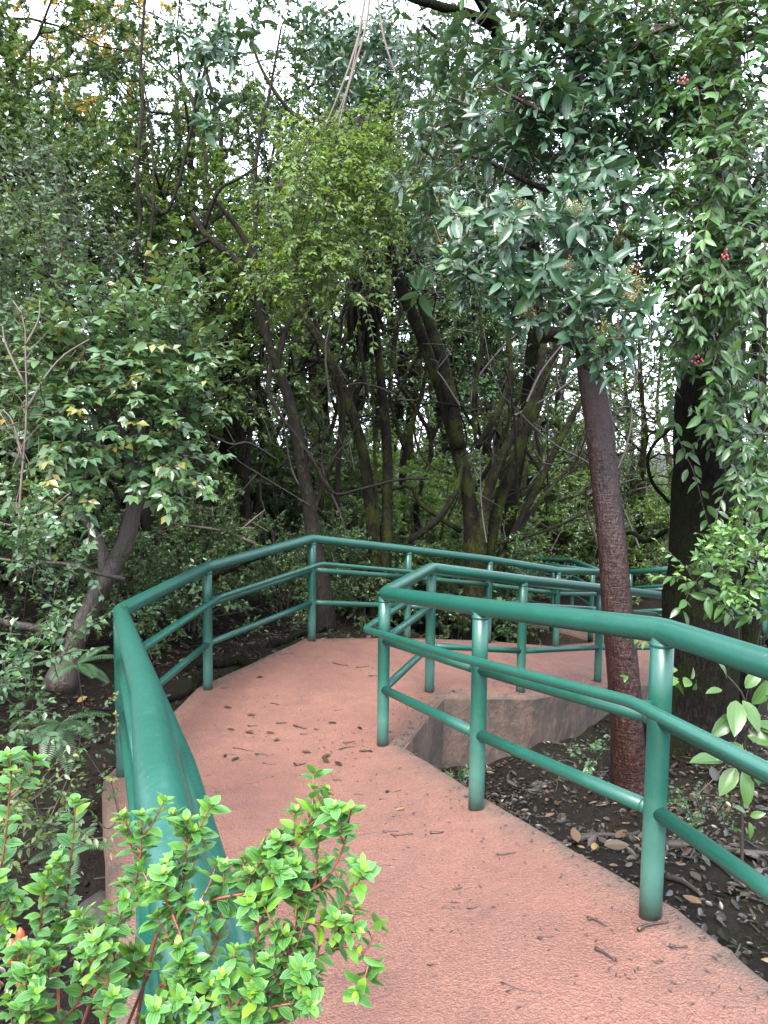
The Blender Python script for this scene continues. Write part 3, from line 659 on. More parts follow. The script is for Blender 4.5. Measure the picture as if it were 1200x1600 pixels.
def twigs_to(rng, anchors, targets, r0=.010, r1=.004, sag=.15):
    """branching twigs: each target is reached from the nearest limb or from a twig that already grows there"""
    g = Geo(); A = np.vstack(anchors); lim = np.full(len(A), r0); T_ = np.asarray(targets)
    near = np.array([np.linalg.norm(A-p, axis=1).min() for p in T_])
    for i in np.argsort(near):
        p = T_[i]; d = np.linalg.norm(A-p, axis=1); d = np.where(d < .05, d+.6, d)+rng.uniform(0, .06, len(A)); k = int(np.argmin(d)); a = A[k]; L_ = np.linalg.norm(p-a)
        mid = (a+p)/2+rng.normal(0, .11, 3)*L_-[0, 0, sag*L_*.6]; C = spline([a, mid, p], 6); ra = max(r1, lim[k]*.72)
        g.tube(C, np.linspace(ra, r1*.8, 6), 4, False)
        A = np.vstack([A, C[2:5]]); lim = np.concatenate([lim, np.linspace(ra, r1, 5)[2:5]])
    return g
def pts_in(rng, clusters, per):
    out = []
    for (c, rx, ry, rz), n in zip(clusters, per):
        u = nrm(rng.normal(0, 1, (n, 3)))*rng.uniform(.25, 1, (n, 1))**.5
        out.append(vec(c)+u[:, :1]*rx*r2+u[:, 1:2]*ry*u2+u[:, 2:]*rz*fwd)
    return np.vstack(out)
def whorls(rng, P, ctr, n, ln, wr, tint, up=.9, out=.5, open_=(.9, 1.45)):
    """a tuft of leaves round each twig end, opened towards the light and outwards"""
    ls = []
    ax = nrm(nrm(P-ctr)*out+[0, 0, up]+rng.normal(0, .5, P.shape)+[0, -.25, 0])
    for p, a in zip(P, ax):
        k = int(rng.integers(n[0], n[1]+1)); e1 = nrm(np.cross(a, rng.normal(0, 1, 3))); e2 = np.cross(a, e1); ph = rng.uniform(0, 6.28)
        ang = ph+np.arange(k)*2.39996+rng.normal(0, .45, k); th = np.linspace(open_[1]*1.12, open_[0]*.5, k)+rng.normal(0, .26, k)
        ca = (np.cos(ang)[:, None]*e1+np.sin(ang)[:, None]*e2)
        d = np.sin(th)[:, None]*ca+np.cos(th)[:, None]*a-np.array([0, 0, 1])*rng.uniform(0, .35, (k, 1)); nn = -np.cos(th)[:, None]*ca+np.sin(th)[:, None]*a+rng.normal(0, .22, (k, 3))
        sz = ln*rng.uniform(.6, 1.15)*np.linspace(1.08, .5, k)*rng.uniform(.75, 1.15, k)
        tt = np.clip(rng.normal(tint[0], tint[1])+np.linspace(-.10, .16, k)+rng.normal(0, .09, k), 0, 1)
        off = np.linspace(-.055, .012, k)+rng.normal(0, .008, k)
        ls.append(LV(p+a*off[:, None]*(ln/.125)+d*.008, d, nn, sz, wr*rng.uniform(.8, 1.2, k), tt))
    return cat_leaves(ls)
def sprays(rng, P, D, seg, ln, wr, tint, pair=True, length=.35, droop=.25, wander=.2):
    """arching twigs carrying leaves in two rows; returns leaves and twig lines"""
    ls, lines = [], []
    for p, d in zip(P, D):
        d = nrm(d); q = [p]; L_ = length*rng.uniform(.6, 1.3)
        for i in range(seg): d = nrm(d+rng.normal(0, wander, 3)*.5-[0, 0, droop/seg]); q.append(q[-1]+d*L_/seg)
        q = np.array(q); lines.append(q); t = nrm(np.gradient(q, axis=0)); s = nrm(np.cross(t, [0, 0, 1.])+rng.normal(0, .12, t.shape)); n = np.cross(s, t)
        tt = np.clip(rng.normal(tint[0], tint[1]), 0, 1)
        for sg in (1, -1):
            k = len(q)-1; dd = s[1:]*sg*.85+t[1:]*.5+rng.normal(0, .30, (k, 3))-[0, 0, .28]; nn = n[1:]+rng.normal(0, .42, (k, 3))+[0, -.3, 0]
            ls.append(LV(q[1:]+t[1:]*rng.uniform(-.2, .2, (k, 1))*L_/seg, dd, nn, ln*rng.uniform(.7, 1.15, k)*np.linspace(1.05, .75, k), wr, np.clip(tt+rng.normal(0, .09, k)+np.linspace(-.05, .1, k), 0, 1)))
        ls.append(LV(q[-1], t[-1], n[-1], ln*.8, wr, min(1, tt+.12)))
    return cat_leaves(ls), lines
def lines_geo(lines, r0, r1, sides=4):
    g = Geo()
    for q in lines: g.tube(q, np.linspace(r0, r1, len(q)), sides, False)
    return g
BIG, BIGL = tmplh(), tmplm()
SMALL, SMALLL = tmplm(), tmpl5()
rng = np.random.default_rng(3)
# reddish wet trunk that carries the large dark leaves over the path
t1, s1 = hero_tree('tree with wet reddish brown trunk and large dark glossy leaves beside the pit',
    [([(1.524,4.44,-0.664),(1.502,4.465,-0.376),(1.471,4.484,0.071),(1.425,4.534,0.644),(1.37,4.604,1.214),(1.311,4.681,1.751),(1.26,4.745,2.14),(1.189,4.81,2.649),(1.159,4.854,3.155),(1.173,4.923,3.711),(1.205,5.002,4.277),(1.253,5.114,4.983)], .105, .05),
     ([(1.271,4.715,2.022),(1.157,4.671,2.206),(1.003,4.626,2.266),(0.895,4.575,2.257)], .045, .05),
     ([(1.189,4.81,2.649),(0.909,4.563,2.701),(0.655,4.364,2.72)], .028, .01), ([(1.181,4.806,2.609),(1.06,4.388,2.416),(0.921,4.076,2.292)], .025, .01),
     ([(1.164,4.844,3.039),(1.235,4.419,2.775),(1.351,4.199,2.553)], .026, .01), ([(1.16,4.871,3.351),(0.963,4.579,3.457),(0.688,4.487,3.554)], .03, .01),
     ([(1.166,4.888,3.546),(1.318,4.71,3.802),(1.47,4.621,3.938),(1.615,4.523,3.958)], .035, .012), ([(1.181,4.922,3.936),(0.923,4.837,4.113),(0.639,4.742,4.167)], .028, .01),
     ([(1.163,4.854,3.156),(0.954,5.064,3.259),(0.639,5.181,3.455),(0.43,5.185,3.494)], .025, .008)], M['bark_red'], sides=16, seed=2, lump=.04, knots=34, flare=.28)
cl = [((0.871,4.206,2.632),0.393,0.29,0.35),((1.156,4.025,2.286),0.247,0.214,0.25),((0.576,4.317,2.758),0.263,0.245,0.3),((1.152,4.332,2.922),0.297,0.21,0.3),((0.764,4.238,2.419),0.277,0.173,0.25),((0.448,4.63,2.894),0.188,0.225,0.25),((1.332,4.256,2.633),0.19,0.242,0.25),((1.16,3.96,2.116),0.163,0.114,0.2),((0.721,4.69,3.57),0.3,0.188,0.35),((0.924,4.831,4.036),0.422,0.268,0.4),((1.023,4.677,3.424),0.263,0.225,0.4),((0.366,4.703,2.578),0.23,0.134,0.25),((1.422,4.831,4.042),0.345,0.23,0.4),((1.504,4.791,3.585),0.23,0.268,0.3),((0.614,4.971,3.341),0.24,0.2,0.4),((0.183,5.163,3.242),0.208,0.292,0.4),((1.11,4.871,4.497),0.767,0.307,0.6),((0.591,5.659,4.32),0.315,0.27,0.5),((0.432,5.823,3.907),0.28,0.28,0.5),((0.924,5.393,3.576),0.303,0.217,0.4),((1.53,5.397,3.626),0.303,0.303,0.4),((1.075,4.549,3.69),0.254,0.254,0.2),((1.024,4.527,3.436),0.217,0.217,0.2),((1.141,4.454,3.167),0.197,0.197,0.2),((1.083,4.634,4.079),0.293,0.22,0.2),((1.394,4.703,3.728),0.263,0.225,0.3),((0.85,4.807,3.768),0.23,0.23,0.3)]
P = pts_in(rng, cl, [52, 40, 36, 38, 32, 20, 28, 16, 32, 56, 32, 16, 56, 40, 22, 30, 50, 46, 36, 44, 54, 30, 24, 20, 30, 26, 22])
ctr = np.array([(1.051,4.741,3.007)])
L = whorls(rng, P, ctr, (6, 9), .125, .40, (.45, .16), up=.75, out=.6)
foliage(t1, L, BIG, BIGL, M['lf_blue'], 300)
g = twigs_to(rng, [s[0] for s in s1], P, .009, .004); g.obj('twig', M['twig_red'], t1)
# pale ochre flower heads in some whorls of the front clusters
gfl = Geo(); 
fl = P[np.argsort(P[:, 1]+rng.normal(0, .12, len(P))-np.where(P[:, 2] > 4.2, 0, .3))[:60:4]]
for p in fl:
    for k in range(20):
        q = p+rng.normal(0, .022, 3)+[0, -.02, .05]; gfl.tube([p, q], [.0012, .001], 3, False)
        for s in range(3):
            c = q+rng.normal(0, .006, 3); a = rng.normal(0, 1, 3); gfl.tube([c, c+nrm(a)*.004, c+nrm(a)*.008], [.0015, .004, .001], 4, False)
o = gfl.obj('blossom', M['flower'], t1); o['kind'] = 'stuff'

# thick dark mossy trunk behind it on the right, hung with leafy vines
t2, s2 = hero_tree('thick dark mossy trunk hung with leafy vines on the right',
    [([(2.271,5.422,-0.674),(2.276,5.459,-0.255),(2.295,5.52,0.442),(2.296,5.581,1.14),(2.298,5.63,1.698),(2.329,5.679,2.256),(2.368,5.732,2.861),(2.419,5.836,3.482),(2.385,5.95,4.208),(2.466,6.118,4.977),(2.595,6.309,6.016)], .265, .16),
     ([(2.076,5.587,1.207),(1.94,5.549,1.347),(1.901,5.563,1.508),(1.946,5.573,1.624),(2.074,5.633,1.732)], .014, .012),
     ([(2.403,5.752,3.094),(2.534,5.475,3.369),(2.697,5.417,3.856)], .07, .03), ([(2.347,5.813,3.791),(1.953,5.528,3.978),(1.697,5.443,4.146)], .06, .02),
     ([(2.306,5.772,3.325),(1.953,5.574,3.35),(1.784,5.474,3.36)], .03, .012), ([(2.092,5.668,0.987),(2.018,5.86,0.89),(1.959,6.065,0.93),(1.893,6.257,0.839)], .022, .012),
     ([(2.726,5.549,-0.378),(2.726,5.619,0.427),(2.744,5.69,1.231),(2.767,5.764,2.083),(2.779,5.847,3.03)], .075, .05)], M['bark_dark'], sides=16, seed=4, lump=.06, knots=34)
cl = [((1.813,4.532,2.919),0.293,0.257,0.3),((1.947,4.457,3.212),0.251,0.215,0.3),((1.913,4.603,3.724),0.293,0.257,0.35),((1.733,4.802,3.703),0.23,0.23,0.3),((1.978,4.308,2.653),0.175,0.28,0.25),((1.632,4.404,2.602),0.161,0.179,0.25),((2.141,4.727,3.999),0.225,0.3,0.3),((2.024,4.76,4.371),0.45,0.263,0.5),((1.592,4.535,2.953),0.147,0.183,0.25),((1.919,4.842,4.163),0.268,0.192,0.3),((1.938,4.708,2.636),0.23,0.268,0.25),((2.092,4.845,3.05),0.235,0.274,0.25),((2.052,4.986,3.518),0.28,0.28,0.3),((2.068,5.092,2.435),0.25,0.208,0.2),((2.239,5.06,2.063),0.208,0.25,0.2),((2.105,5.874,4.485),0.373,0.373,0.5),((1.798,6.054,4.246),0.387,0.387,0.5),((1.915,5.898,4.762),0.42,0.28,0.5),((1.606,6.293,4.683),0.4,0.4,0.5),((2.039,5.601,3.665),0.27,0.27,0.3),((2.282,4.919,1.608),0.163,0.245,0.2)]
P = pts_in(rng, cl, [44, 40, 46, 30, 34, 18, 36, 44, 18, 30, 34, 34, 40, 26, 24, 50, 46, 44, 40, 34, 22])
D = nrm(P-np.array([(2.181,5.39,3.548)]))*.7+rng.normal(0, .5, P.shape)+[0, -.35, .1]
L1, ln1 = sprays(rng, P, D, 5, .092, .38, (.30, .17), length=.36, droop=.6)
vines = [[(2.265,4.695,2.487),(1.931,4.475,2.263),(1.857,4.408,2.074),(1.823,4.392,1.893)], [(2.289,4.665,2.144),(2.013,4.568,2.185),(1.806,4.571,2.22)], [(2.329,4.652,1.991),(2.055,4.537,1.831),(1.925,4.531,1.754),(1.793,4.537,1.827)],
         [(1.941,5.243,1.861),(1.977,5.174,1.646),(2.058,5.105,1.435),(2.116,5.087,1.224),(2.178,5.068,1.013)], [(2.343,4.732,1.765),(2.229,4.712,1.53),(2.149,4.719,1.607),(2.051,4.722,1.645)], [(2.091,4.705,2.599),(1.935,4.59,2.427),(1.824,4.583,2.351),(1.79,4.665,2.137)],
         [(2.336,4.598,1.38),(2.223,4.585,1.226),(2.168,4.565,0.996),(2.113,4.551,0.843)], [(2.395,4.819,1.609),(2.358,4.798,1.37),(2.299,4.788,1.249)], [(1.932,4.609,2.651),(1.966,4.488,2.409),(2.005,4.468,2.191),(1.989,4.449,1.971)], [(2.2,4.577,2.281),(2.184,4.554,2.019),(2.205,4.534,1.795)],
         [(2.019,5.374,2.219),(1.977,5.359,2.042),(1.958,5.336,1.778)], [(2.152,4.27,1.073),(1.938,4.264,0.999),(1.76,4.253,0.872),(1.673,4.239,0.71)], [(2.172,4.255,0.895),(1.976,4.248,0.821),(1.833,4.242,0.748)], [(2.219,4.379,1.17),(2.055,4.373,1.095),(1.946,4.366,1.021),(1.855,4.36,0.947)], [(2.107,4.137,0.702),(1.932,4.137,0.7),(1.79,4.146,0.802)]]
ls, lines = [L1], ln1
for v in vines:
    C = spline(v, 10); t = nrm(np.gradient(C, axis=0)); lines.append(C)
    for sg in (1, -1):
        s = nrm(np.cross(t, [0, -1., .1])+rng.normal(0, .1, t.shape)); k = len(C)
        ls.append(LV(C+rng.normal(0, .018, C.shape), s*sg*.8+t*.45+[0, 0, -.4]+rng.normal(0, .38, (k, 3)), np.array([0, -.75, .55])+rng.normal(0, .4, (k, 3)), .105*rng.uniform(.5, 1.2, k), .44, np.clip(rng.normal(.48, .17, k), 0, 1)))
foliage(t2, cat_leaves(ls), BIG, BIGL, M['lf_vine'], 300)
lines_geo(lines, .004, .002).obj('vine_stem', M['twig_red'], t2)
gb = Geo()
for c in ((1.571,4.287,3.559), (1.749,4.36,2.093), (1.757,4.103,2.608)):
    for k in range(9):
        q = vec(c)+rng.normal(0, .013, 3); gb.tube([q-[0, 0, .008], q-[0, 0, .004], q+[0, 0, .004], q+[0, 0, .008]], [.002, .006, .006, .002], 6)
gb.obj('berry', M['berry'], t2)

# mossy many-stemmed tree in the middle
t3, s3 = hero_tree('mossy tree of many stems fanning out behind the middle of the railing',
    [([(1.108,9.026,-0.792),(1.09,9.099,0.048),(1.044,9.153,0.658),(0.977,9.199,1.192),(0.844,9.189,1.648),(0.665,9.192,2.25),(0.428,9.194,2.845),(0.178,9.191,3.396),(-0.001,9.24,3.954),(-0.048,9.306,4.7),(0.053,9.391,5.673)], 0.108, 0.045),
     ([(0.875,9.183,1.573),(0.795,9.071,2.021),(0.646,9.022,2.606),(0.474,9.01,3.039),(0.32,8.997,3.467),(0.196,9.042,3.977),(0.244,9.118,4.854)], 0.084, 0.038),
     ([(1.147,9.079,-0.181),(1.156,9.04,0.519),(1.247,9.093,1.124),(1.416,9.033,1.58),(1.636,9.066,1.956),(1.796,9.105,2.407),(1.864,9.151,2.93),(1.977,9.203,3.53),(2.132,9.275,4.353)], 0.080, 0.026),
     ([(1.191,9.171,-0.277),(1.32,9.338,0.485),(1.484,9.393,1.111),(1.727,9.448,1.738),(1.939,9.503,2.365),(2.167,9.551,2.914),(2.55,9.613,3.621)], 0.088, 0.038),
     ([(1.09,9.133,1.576),(1.225,9.055,1.839),(1.393,9.088,2.215),(1.456,9.118,2.552),(1.414,9.15,2.925),(1.492,9.183,3.3),(1.461,9.242,3.972)], 0.044, 0.022),
     ([(1.252,9.178,-0.199),(1.587,9.438,0.476),(1.994,9.607,1.266),(2.409,9.778,2.072),(2.793,9.937,2.733),(3.151,10.008,3.551)], 0.052, 0.026),
     ([(1.288,9.198,0.033),(1.84,9.565,0.786),(2.361,9.815,1.344),(2.739,10.045,1.675)], 0.032, 0.011),
     ([(0.286,8.837,0.495),(0.588,8.758,0.731),(0.813,8.886,1.056),(0.908,9.019,1.424)], 0.044, 0.022),
     ([(0.923,9.146,0.58),(0.449,8.973,0.896),(0.293,8.892,1.123),(-0.003,8.886,1.046),(-0.3,8.888,1.079)], 0.032, 0.015),
     ([(0.782,9.006,1.273),(0.497,8.915,1.385),(0.361,8.938,1.641),(0.342,8.963,1.937),(0.489,8.977,2.086),(0.726,8.976,2.075),(1.035,9.071,2.024),(1.186,9.065,1.951)], 0.016, 0.009),
     ([(1.095,9.233,1.575),(1.056,9.286,2.186),(1.142,9.333,2.722),(1.104,9.387,3.332),(0.921,9.433,3.865)], 0.024, 0.015),
     ([(1.361,9.232,0.42),(1.919,9.147,0.592),(2.453,9.168,0.828),(2.759,9.175,0.908)], 0.024, 0.009)], M['bark_moss'], seed=6)
cl = [((0.251,9.067,4.27),0.513,0.587,0.5),((0.841,9.216,4.825),0.519,0.519,0.6),((1.796,9.481,4.41),0.613,0.613,0.6),((0.315,9.267,5.409),0.593,0.519,0.6),((2.523,9.831,3.823),0.48,0.64,0.6),((1.139,9.405,5.836),0.6,0.6,0.6),((-0.05,9.124,4.924),0.367,0.44,0.5),((2.181,9.936,2.725),0.408,0.572,0.5),((0.546,8.908,3.593),0.326,0.326,0.4)]
P = pts_in(rng, cl, [100, 90, 95, 100, 80, 95, 60, 40, 30])
L, lines = sprays(rng, P, rng.normal(0, 1, P.shape)+[0, -.2, .2], 5, .078, .42, (.42, .18), length=.45, droop=.4)
foliage(t3, L, SMALL, SMALLL, M['lf_mid'], 200)
lines_geo(lines, .006, .003).obj('twig', M['twig'], t3); twigs_to(rng, [s[0][6:] for s in s3], P, .014, .006).obj('branch', M['twig'], t3)

# leaning forked tree left of the middle
t4, s4 = hero_tree('leaning forked tree with crooked grey limbs behind the far corner of the left railing',
    [([(-0.561,7.553,-0.42),(-0.593,7.597,0.091),(-0.698,7.741,0.588),(-0.782,7.786,1.105),(-0.866,7.826,1.557),(-0.949,7.86,1.945),(-1.057,7.888,2.267),(-1.178,7.916,2.59),(-1.26,7.945,2.912),(-1.354,7.973,3.235),(-1.581,7.944,3.479),(-1.817,7.909,3.656),(-1.961,7.929,3.878)], 0.078, 0.026),
     ([(-1.26,7.95,2.977),(-1.313,8.081,3.322),(-1.502,8.218,3.74),(-1.705,8.241,4.004),(-1.875,8.264,4.267),(-1.899,8.293,4.599)], 0.040, 0.015), ([(-1.11,7.897,2.364),(-1.036,8.03,2.735),(-0.945,8.149,2.95),(-0.76,8.161,3.085)], 0.036, 0.022),
     ([(-1.156,7.905,2.46),(-1.155,7.675,2.122),(-1.011,7.552,1.868),(-0.821,7.531,1.621),(-0.787,7.514,1.435)], 0.024, 0.013), ([(-0.906,7.837,1.686),(-0.712,7.715,1.432),(-0.516,7.687,1.114),(-0.263,7.79,1.144),(0.128,7.899,1.241),(0.462,8,1.254)], 0.022, 0.011),
     ([(-1.328,7.967,3.171),(-1.365,8.121,3.781),(-1.378,8.288,4.539),(-1.253,8.346,5.205),(-1.128,8.41,5.937)], 0.028, 0.011), ([(-1.766,7.908,3.643),(-2.093,7.687,3.412),(-2.31,7.574,3.262)], 0.024, 0.007), ([(-1.844,7.915,3.719),(-1.685,7.845,4.072),(-1.497,7.857,4.2),(-1.198,7.977,4.43)], 0.024, 0.007)], M['bark_brown'], seed=8)
cl = [((-0.52,7.46,4.254),0.48,0.33,0.4),((-0.85,7.211,3.711),0.35,0.35,0.4),((-0.274,7.418,3.779),0.42,0.33,0.4),((-0.611,7.171,3.249),0.408,0.263,0.35),((-0.166,7.678,4.455),0.339,0.278,0.4),((-1.019,7.165,3.186),0.204,0.263,0.3),((0.086,7.641,4.028),0.247,0.308,0.3),((-0.384,7.345,2.94),0.36,0.15,0.3)]
P = pts_in(rng, cl, [130, 100, 110, 90, 75, 38, 46, 26])
L, lines = sprays(rng, P, rng.normal(0, 1, P.shape)*[1, 1, .8]+[0, -.3, .15], 6, .072, .46, (.62, .2), length=.40, droop=.5)
foliage(t4, L, SMALL, SMALLL, M['lf_yel'], 300, minpx=8)
lines_geo(lines, .004, .002).obj('twig', M['twig'], t4); twigs_to(rng, [s[0][6:] for s in s4], P, .010, .004).obj('branch', M['twig'], t4)

# pair of straighter mossy stems
t5, s5 = hero_tree('pair of mossy stems rising together to the left of the many-stemmed tree',
    [([(-0.074,8.763,-0.359),(-0.099,8.834,0.454),(-0.165,8.879,0.97),(-0.261,8.93,1.56),(-0.4,8.969,2.002),(-0.553,9.001,2.369),(-0.728,9.033,2.737),(-0.917,9.059,3.03),(-1.07,9.091,3.397),(-1.153,9.156,4.135)], 0.076, 0.038),
     ([(0,8.763,-0.358),(0.034,8.735,0.468),(0.039,8.805,1.272),(0.002,8.856,1.856),(-0.064,8.907,2.44),(-0.13,8.958,3.023),(-0.181,9.009,3.607),(-0.335,9.067,4.263),(-0.56,9.098,4.625),(-0.649,9.266,5.398)], 0.066, 0.034),
     ([(-0.028,8.801,0.085),(-0.072,8.667,0.841),(-0.118,8.73,1.563),(-0.148,8.793,2.285),(-0.17,8.844,2.862)], 0.018, 0.012), ([(-0.335,9.067,4.263),(-0.047,9.099,4.632),(0.316,9.131,5.001)], 0.028, 0.011), ([(-0.559,9.092,4.552),(-0.851,9.045,5.165),(-1.143,9.064,5.378),(-1.439,9.101,5.808),(-1.588,9.133,6.167)], 0.032, 0.015)], M['bark_moss'], seed=9)
cl = [((-0.299,7.748,5.252),0.524,0.432,0.4),((-0.691,7.979,5.598),0.38,0.38,0.4),((0.006,7.77,5.501),0.308,0.37,0.4),((-0.302,7.919,4.909),0.317,0.19,0.3)]
P = pts_in(rng, cl, [95, 55, 55, 24]); L = whorls(rng, P, P.mean(0), (5, 8), .13, .36, (.25, .14), up=.5, out=.7)
foliage(t5, L, BIG, BIGL, M['lf_blue'], 240)
twigs_to(rng, [s[0][12:] for s in s5], P, .012, .004).obj('twig', M['twig'], t5)
g = Geo()                                             # dead dark clump of roots and moss caught in the fork
for k in range(46):
    a = vec((-0.296,8.789,3.382))+rng.normal(0, .05, 3); b = vec((-0.307,8.711,2.489))+rng.normal(0, .10, 3)+[0, 0, rng.uniform(-.05, .45)]
    g.tube(spline([a, (a+b)/2+rng.normal(0, .07, 3), b], 6), np.linspace(.035, .006, 6), 5, False)
g.obj('hanging_moss', M['bark_dark'], t5)

# dark limbs and hanging bare twigs at the top
t6, s6 = hero_tree('dark crooked tree with a bare black limb hanging down at the top middle',
    [([(1.627,10.796,-1.211),(1.715,10.722,0.231),(1.827,10.438,1.579),(1.871,9.936,2.721),(1.808,9.523,3.745),(1.475,8.809,4.758),(1.182,7.739,5.147),(0.884,6.94,5.2),(0.66,6.335,5.17),(0.418,5.929,5.115)], .10, .05),
     ([(0.953,6.826,5.038),(0.793,6.609,4.853),(0.691,6.483,4.568),(0.581,6.354,4.241),(0.533,6.337,4.037),(0.577,6.316,3.8),(0.618,6.307,3.699)], .040, .022), ([(0.884,6.94,5.2),(0.642,6.739,5.195),(0.422,6.638,5.188),(0.156,6.539,5.205),(-0.052,6.55,5.331)], .045, .03),
     ([(1.183,7.733,5.086),(1.084,7.488,4.572),(1.013,7.358,4.236),(0.97,7.327,3.881)], .022, .012), ([(0.672,6.719,4.972),(0.478,6.611,4.875),(0.266,6.624,5.029)], .022, .012)], M['bark_dark'], seed=12)
cl = [((0.402,7.14,5.19),0.397,0.34,0.4),((0.77,7.305,4.777),0.35,0.408,0.4),((0.479,6.762,5.458),0.64,0.213,0.5),((0.192,7.518,4.92),0.24,0.36,0.4)]
P = pts_in(rng, cl, [50, 44, 52, 32]); L = whorls(rng, P, P.mean(0), (5, 7), .11, .38, (.3, .16), up=.6, out=.6)
foliage(t6, L, BIG, BIGL, M['lf_mid'], 200); twigs_to(rng, [s[0] for s in s6], P, .010, .004).obj('twig', M['twig'], t6)
g = Geo()
for pts in ([(-0.164,5.916,4.969),(-0.229,5.879,4.55),(-0.295,5.851,4.223),(-0.408,5.822,3.897)], [(-0.141,5.916,4.969),(-0.174,5.888,4.643),(-0.263,5.859,4.317),(-0.339,5.835,4.037),(-0.37,5.82,3.874)], [(-0.103,5.912,4.923),(-0.042,5.88,4.552),(0.079,5.849,4.205)], [(-0.229,5.879,4.55),(-0.319,5.855,4.27),(-0.477,5.82,3.872)]):
    g.tube(spline(pts, 12), np.linspace(.011, .004, 12), 6)
tag(g.obj('hanging_vine', M['twig_pale'], origin=(-0.164,5.916,4.969)), 'pale bare vine stems dangling from the top of the trees', 'vine')

# slender stems on the left
t7, s7 = hero_tree('slender reddish stems standing upright in the left thicket with dark leaves at the top',
    [([(-2.033,6.558,0.836),(-2.084,6.611,1.438),(-2.054,6.669,2.096),(-2.087,6.707,2.534),(-2.159,6.755,3.081),(-2.126,6.793,3.519),(-2.159,6.831,3.957),(-2.11,6.875,4.451),(-2.132,6.913,4.889),(-2.082,6.985,5.712)], .026, .012), ([(-2.024,6.573,1),(-2.012,6.645,1.822),(-2.012,6.605,2.52),(-2.06,6.643,2.951),(-1.981,6.695,3.546),(-2.011,6.756,4.247),(-2.092,6.794,4.678)], .017, .008),
     ([(-2.09,6.812,3.739),(-1.89,6.798,3.577),(-1.665,6.757,4.251),(-1.591,6.69,4.636),(-1.465,6.613,4.904)], .018, .01), ([(-2.102,6.74,2.917),(-2.293,6.605,2.517),(-2.399,6.586,2.299)], .016, .008)], M['bark_brown'], seed=14, sides=8, lump=.03)
cl = [((-1.49,6.486,4.593),0.258,0.232,0.3),((-1.338,6.508,4.852),0.232,0.232,0.3),((-1.675,6.613,4.901),0.157,0.184,0.25),((-1.433,6.45,4.182),0.129,0.155,0.2),((-1.159,6.522,5.009),0.155,0.155,0.2)]
P = pts_in(rng, cl, [17, 13, 8, 5, 6]); L = whorls(rng, P, P.mean(0), (6, 9), .125, .38, (.35, .14), up=.6, out=.6)
foliage(t7, L, BIG, BIGL, M['lf_blue'], 300); twigs_to(rng, [s[0] for s in s7], P, .008, .003).obj('twig', M['twig'], t7)
for lab, pts, r in (('thin bare grey pole stem rising through the left thicket', "182,820,8 184,600,8 178,430,8 182,330,8", .030), ('thin crooked stem with mossy bark at the back of the left thicket', "262,900,9 255,700,9 270,560,9 250,420,9 280,300,9 276,150,9", .05), 
                    ('bare leaning stem between the left thicket and the forked tree', "395,900,9.5 385,760,9.5 392,640,9.5 372,520,9.5 395,420,9.5 404,300,9.5", .04), ('slim dark stem just right of the leaning forked tree', "530,900,9.6 527,760,9.6 536,640,9.6 512,540,9.6 520,430,9.6", .035)):
    pp = {'thin bare': [(-2.782,7.932,0.47),(-2.789,8.083,2.197),(-2.843,8.182,3.326),(-2.825,8.24,3.99)], 'thin croo': [(-2.526,8.898,0.038),(-2.596,9.028,1.531),(-2.497,9.12,2.578),(-2.66,9.211,3.623),(-2.446,9.29,4.522),(-2.489,9.388,5.642)], 'bare lean': [(-1.61,9.372,-0.273),(-1.706,9.49,1.067),(-1.662,9.572,2.014),(-1.832,9.655,2.958),(-1.66,9.724,3.749),(-1.6,9.807,4.696)], 'slim dark': [(-0.547,9.472,-0.279),(-0.588,9.591,1.075),(-0.528,9.674,2.032),(-0.729,9.744,2.827),(-0.676,9.821,3.704)]}[lab[:9]]
    hero_tree(lab, [(pp, r, r*.5)], M['bark_brown'], seed=len(lab), sides=8, name='slender_tree', lump=.05)

for k, (x, y, lx, hh) in enumerate([(.15, 10.2, .5, 4.2), (.75, 10.6, -.7, 4.6), (1.35, 10.9, .9, 4.4), (1.0, 11.4, 1.3, 4.8), (-.5, 10.4, -.4, 4.5), (-1.0, 11.0, .6, 5), (1.7, 12.2, 1.2, 4.6), (.4, 11.8, -.9, 5), (-1.7, 10.2, .4, 4.8), (2.3, 14.2, .9, 4.8)]):
    z = float(ground_z([(x, y)])[0]); q = [(x, y, z-.1)]
    for i in range(1, 6): f = i/5; q.append((x+lx*f**1.6+rng.normal(0, .12), y+rng.normal(0, .15), z+hh*f))
    e = q[3]; hero_tree('slender curving dark stem among the trunks behind the railings', [(q, .05, .022), ([e, (e[0]-lx*.4, e[1]-.2, e[2]+.7), (e[0]-lx*.7+.2, e[1]-.3, e[2]+1.6)], .026, .010)], M['bark_moss'], seed=60+k, sides=8, name='slender_tree', lump=.08)[0]['group'] = 'slender stems among the trunks'

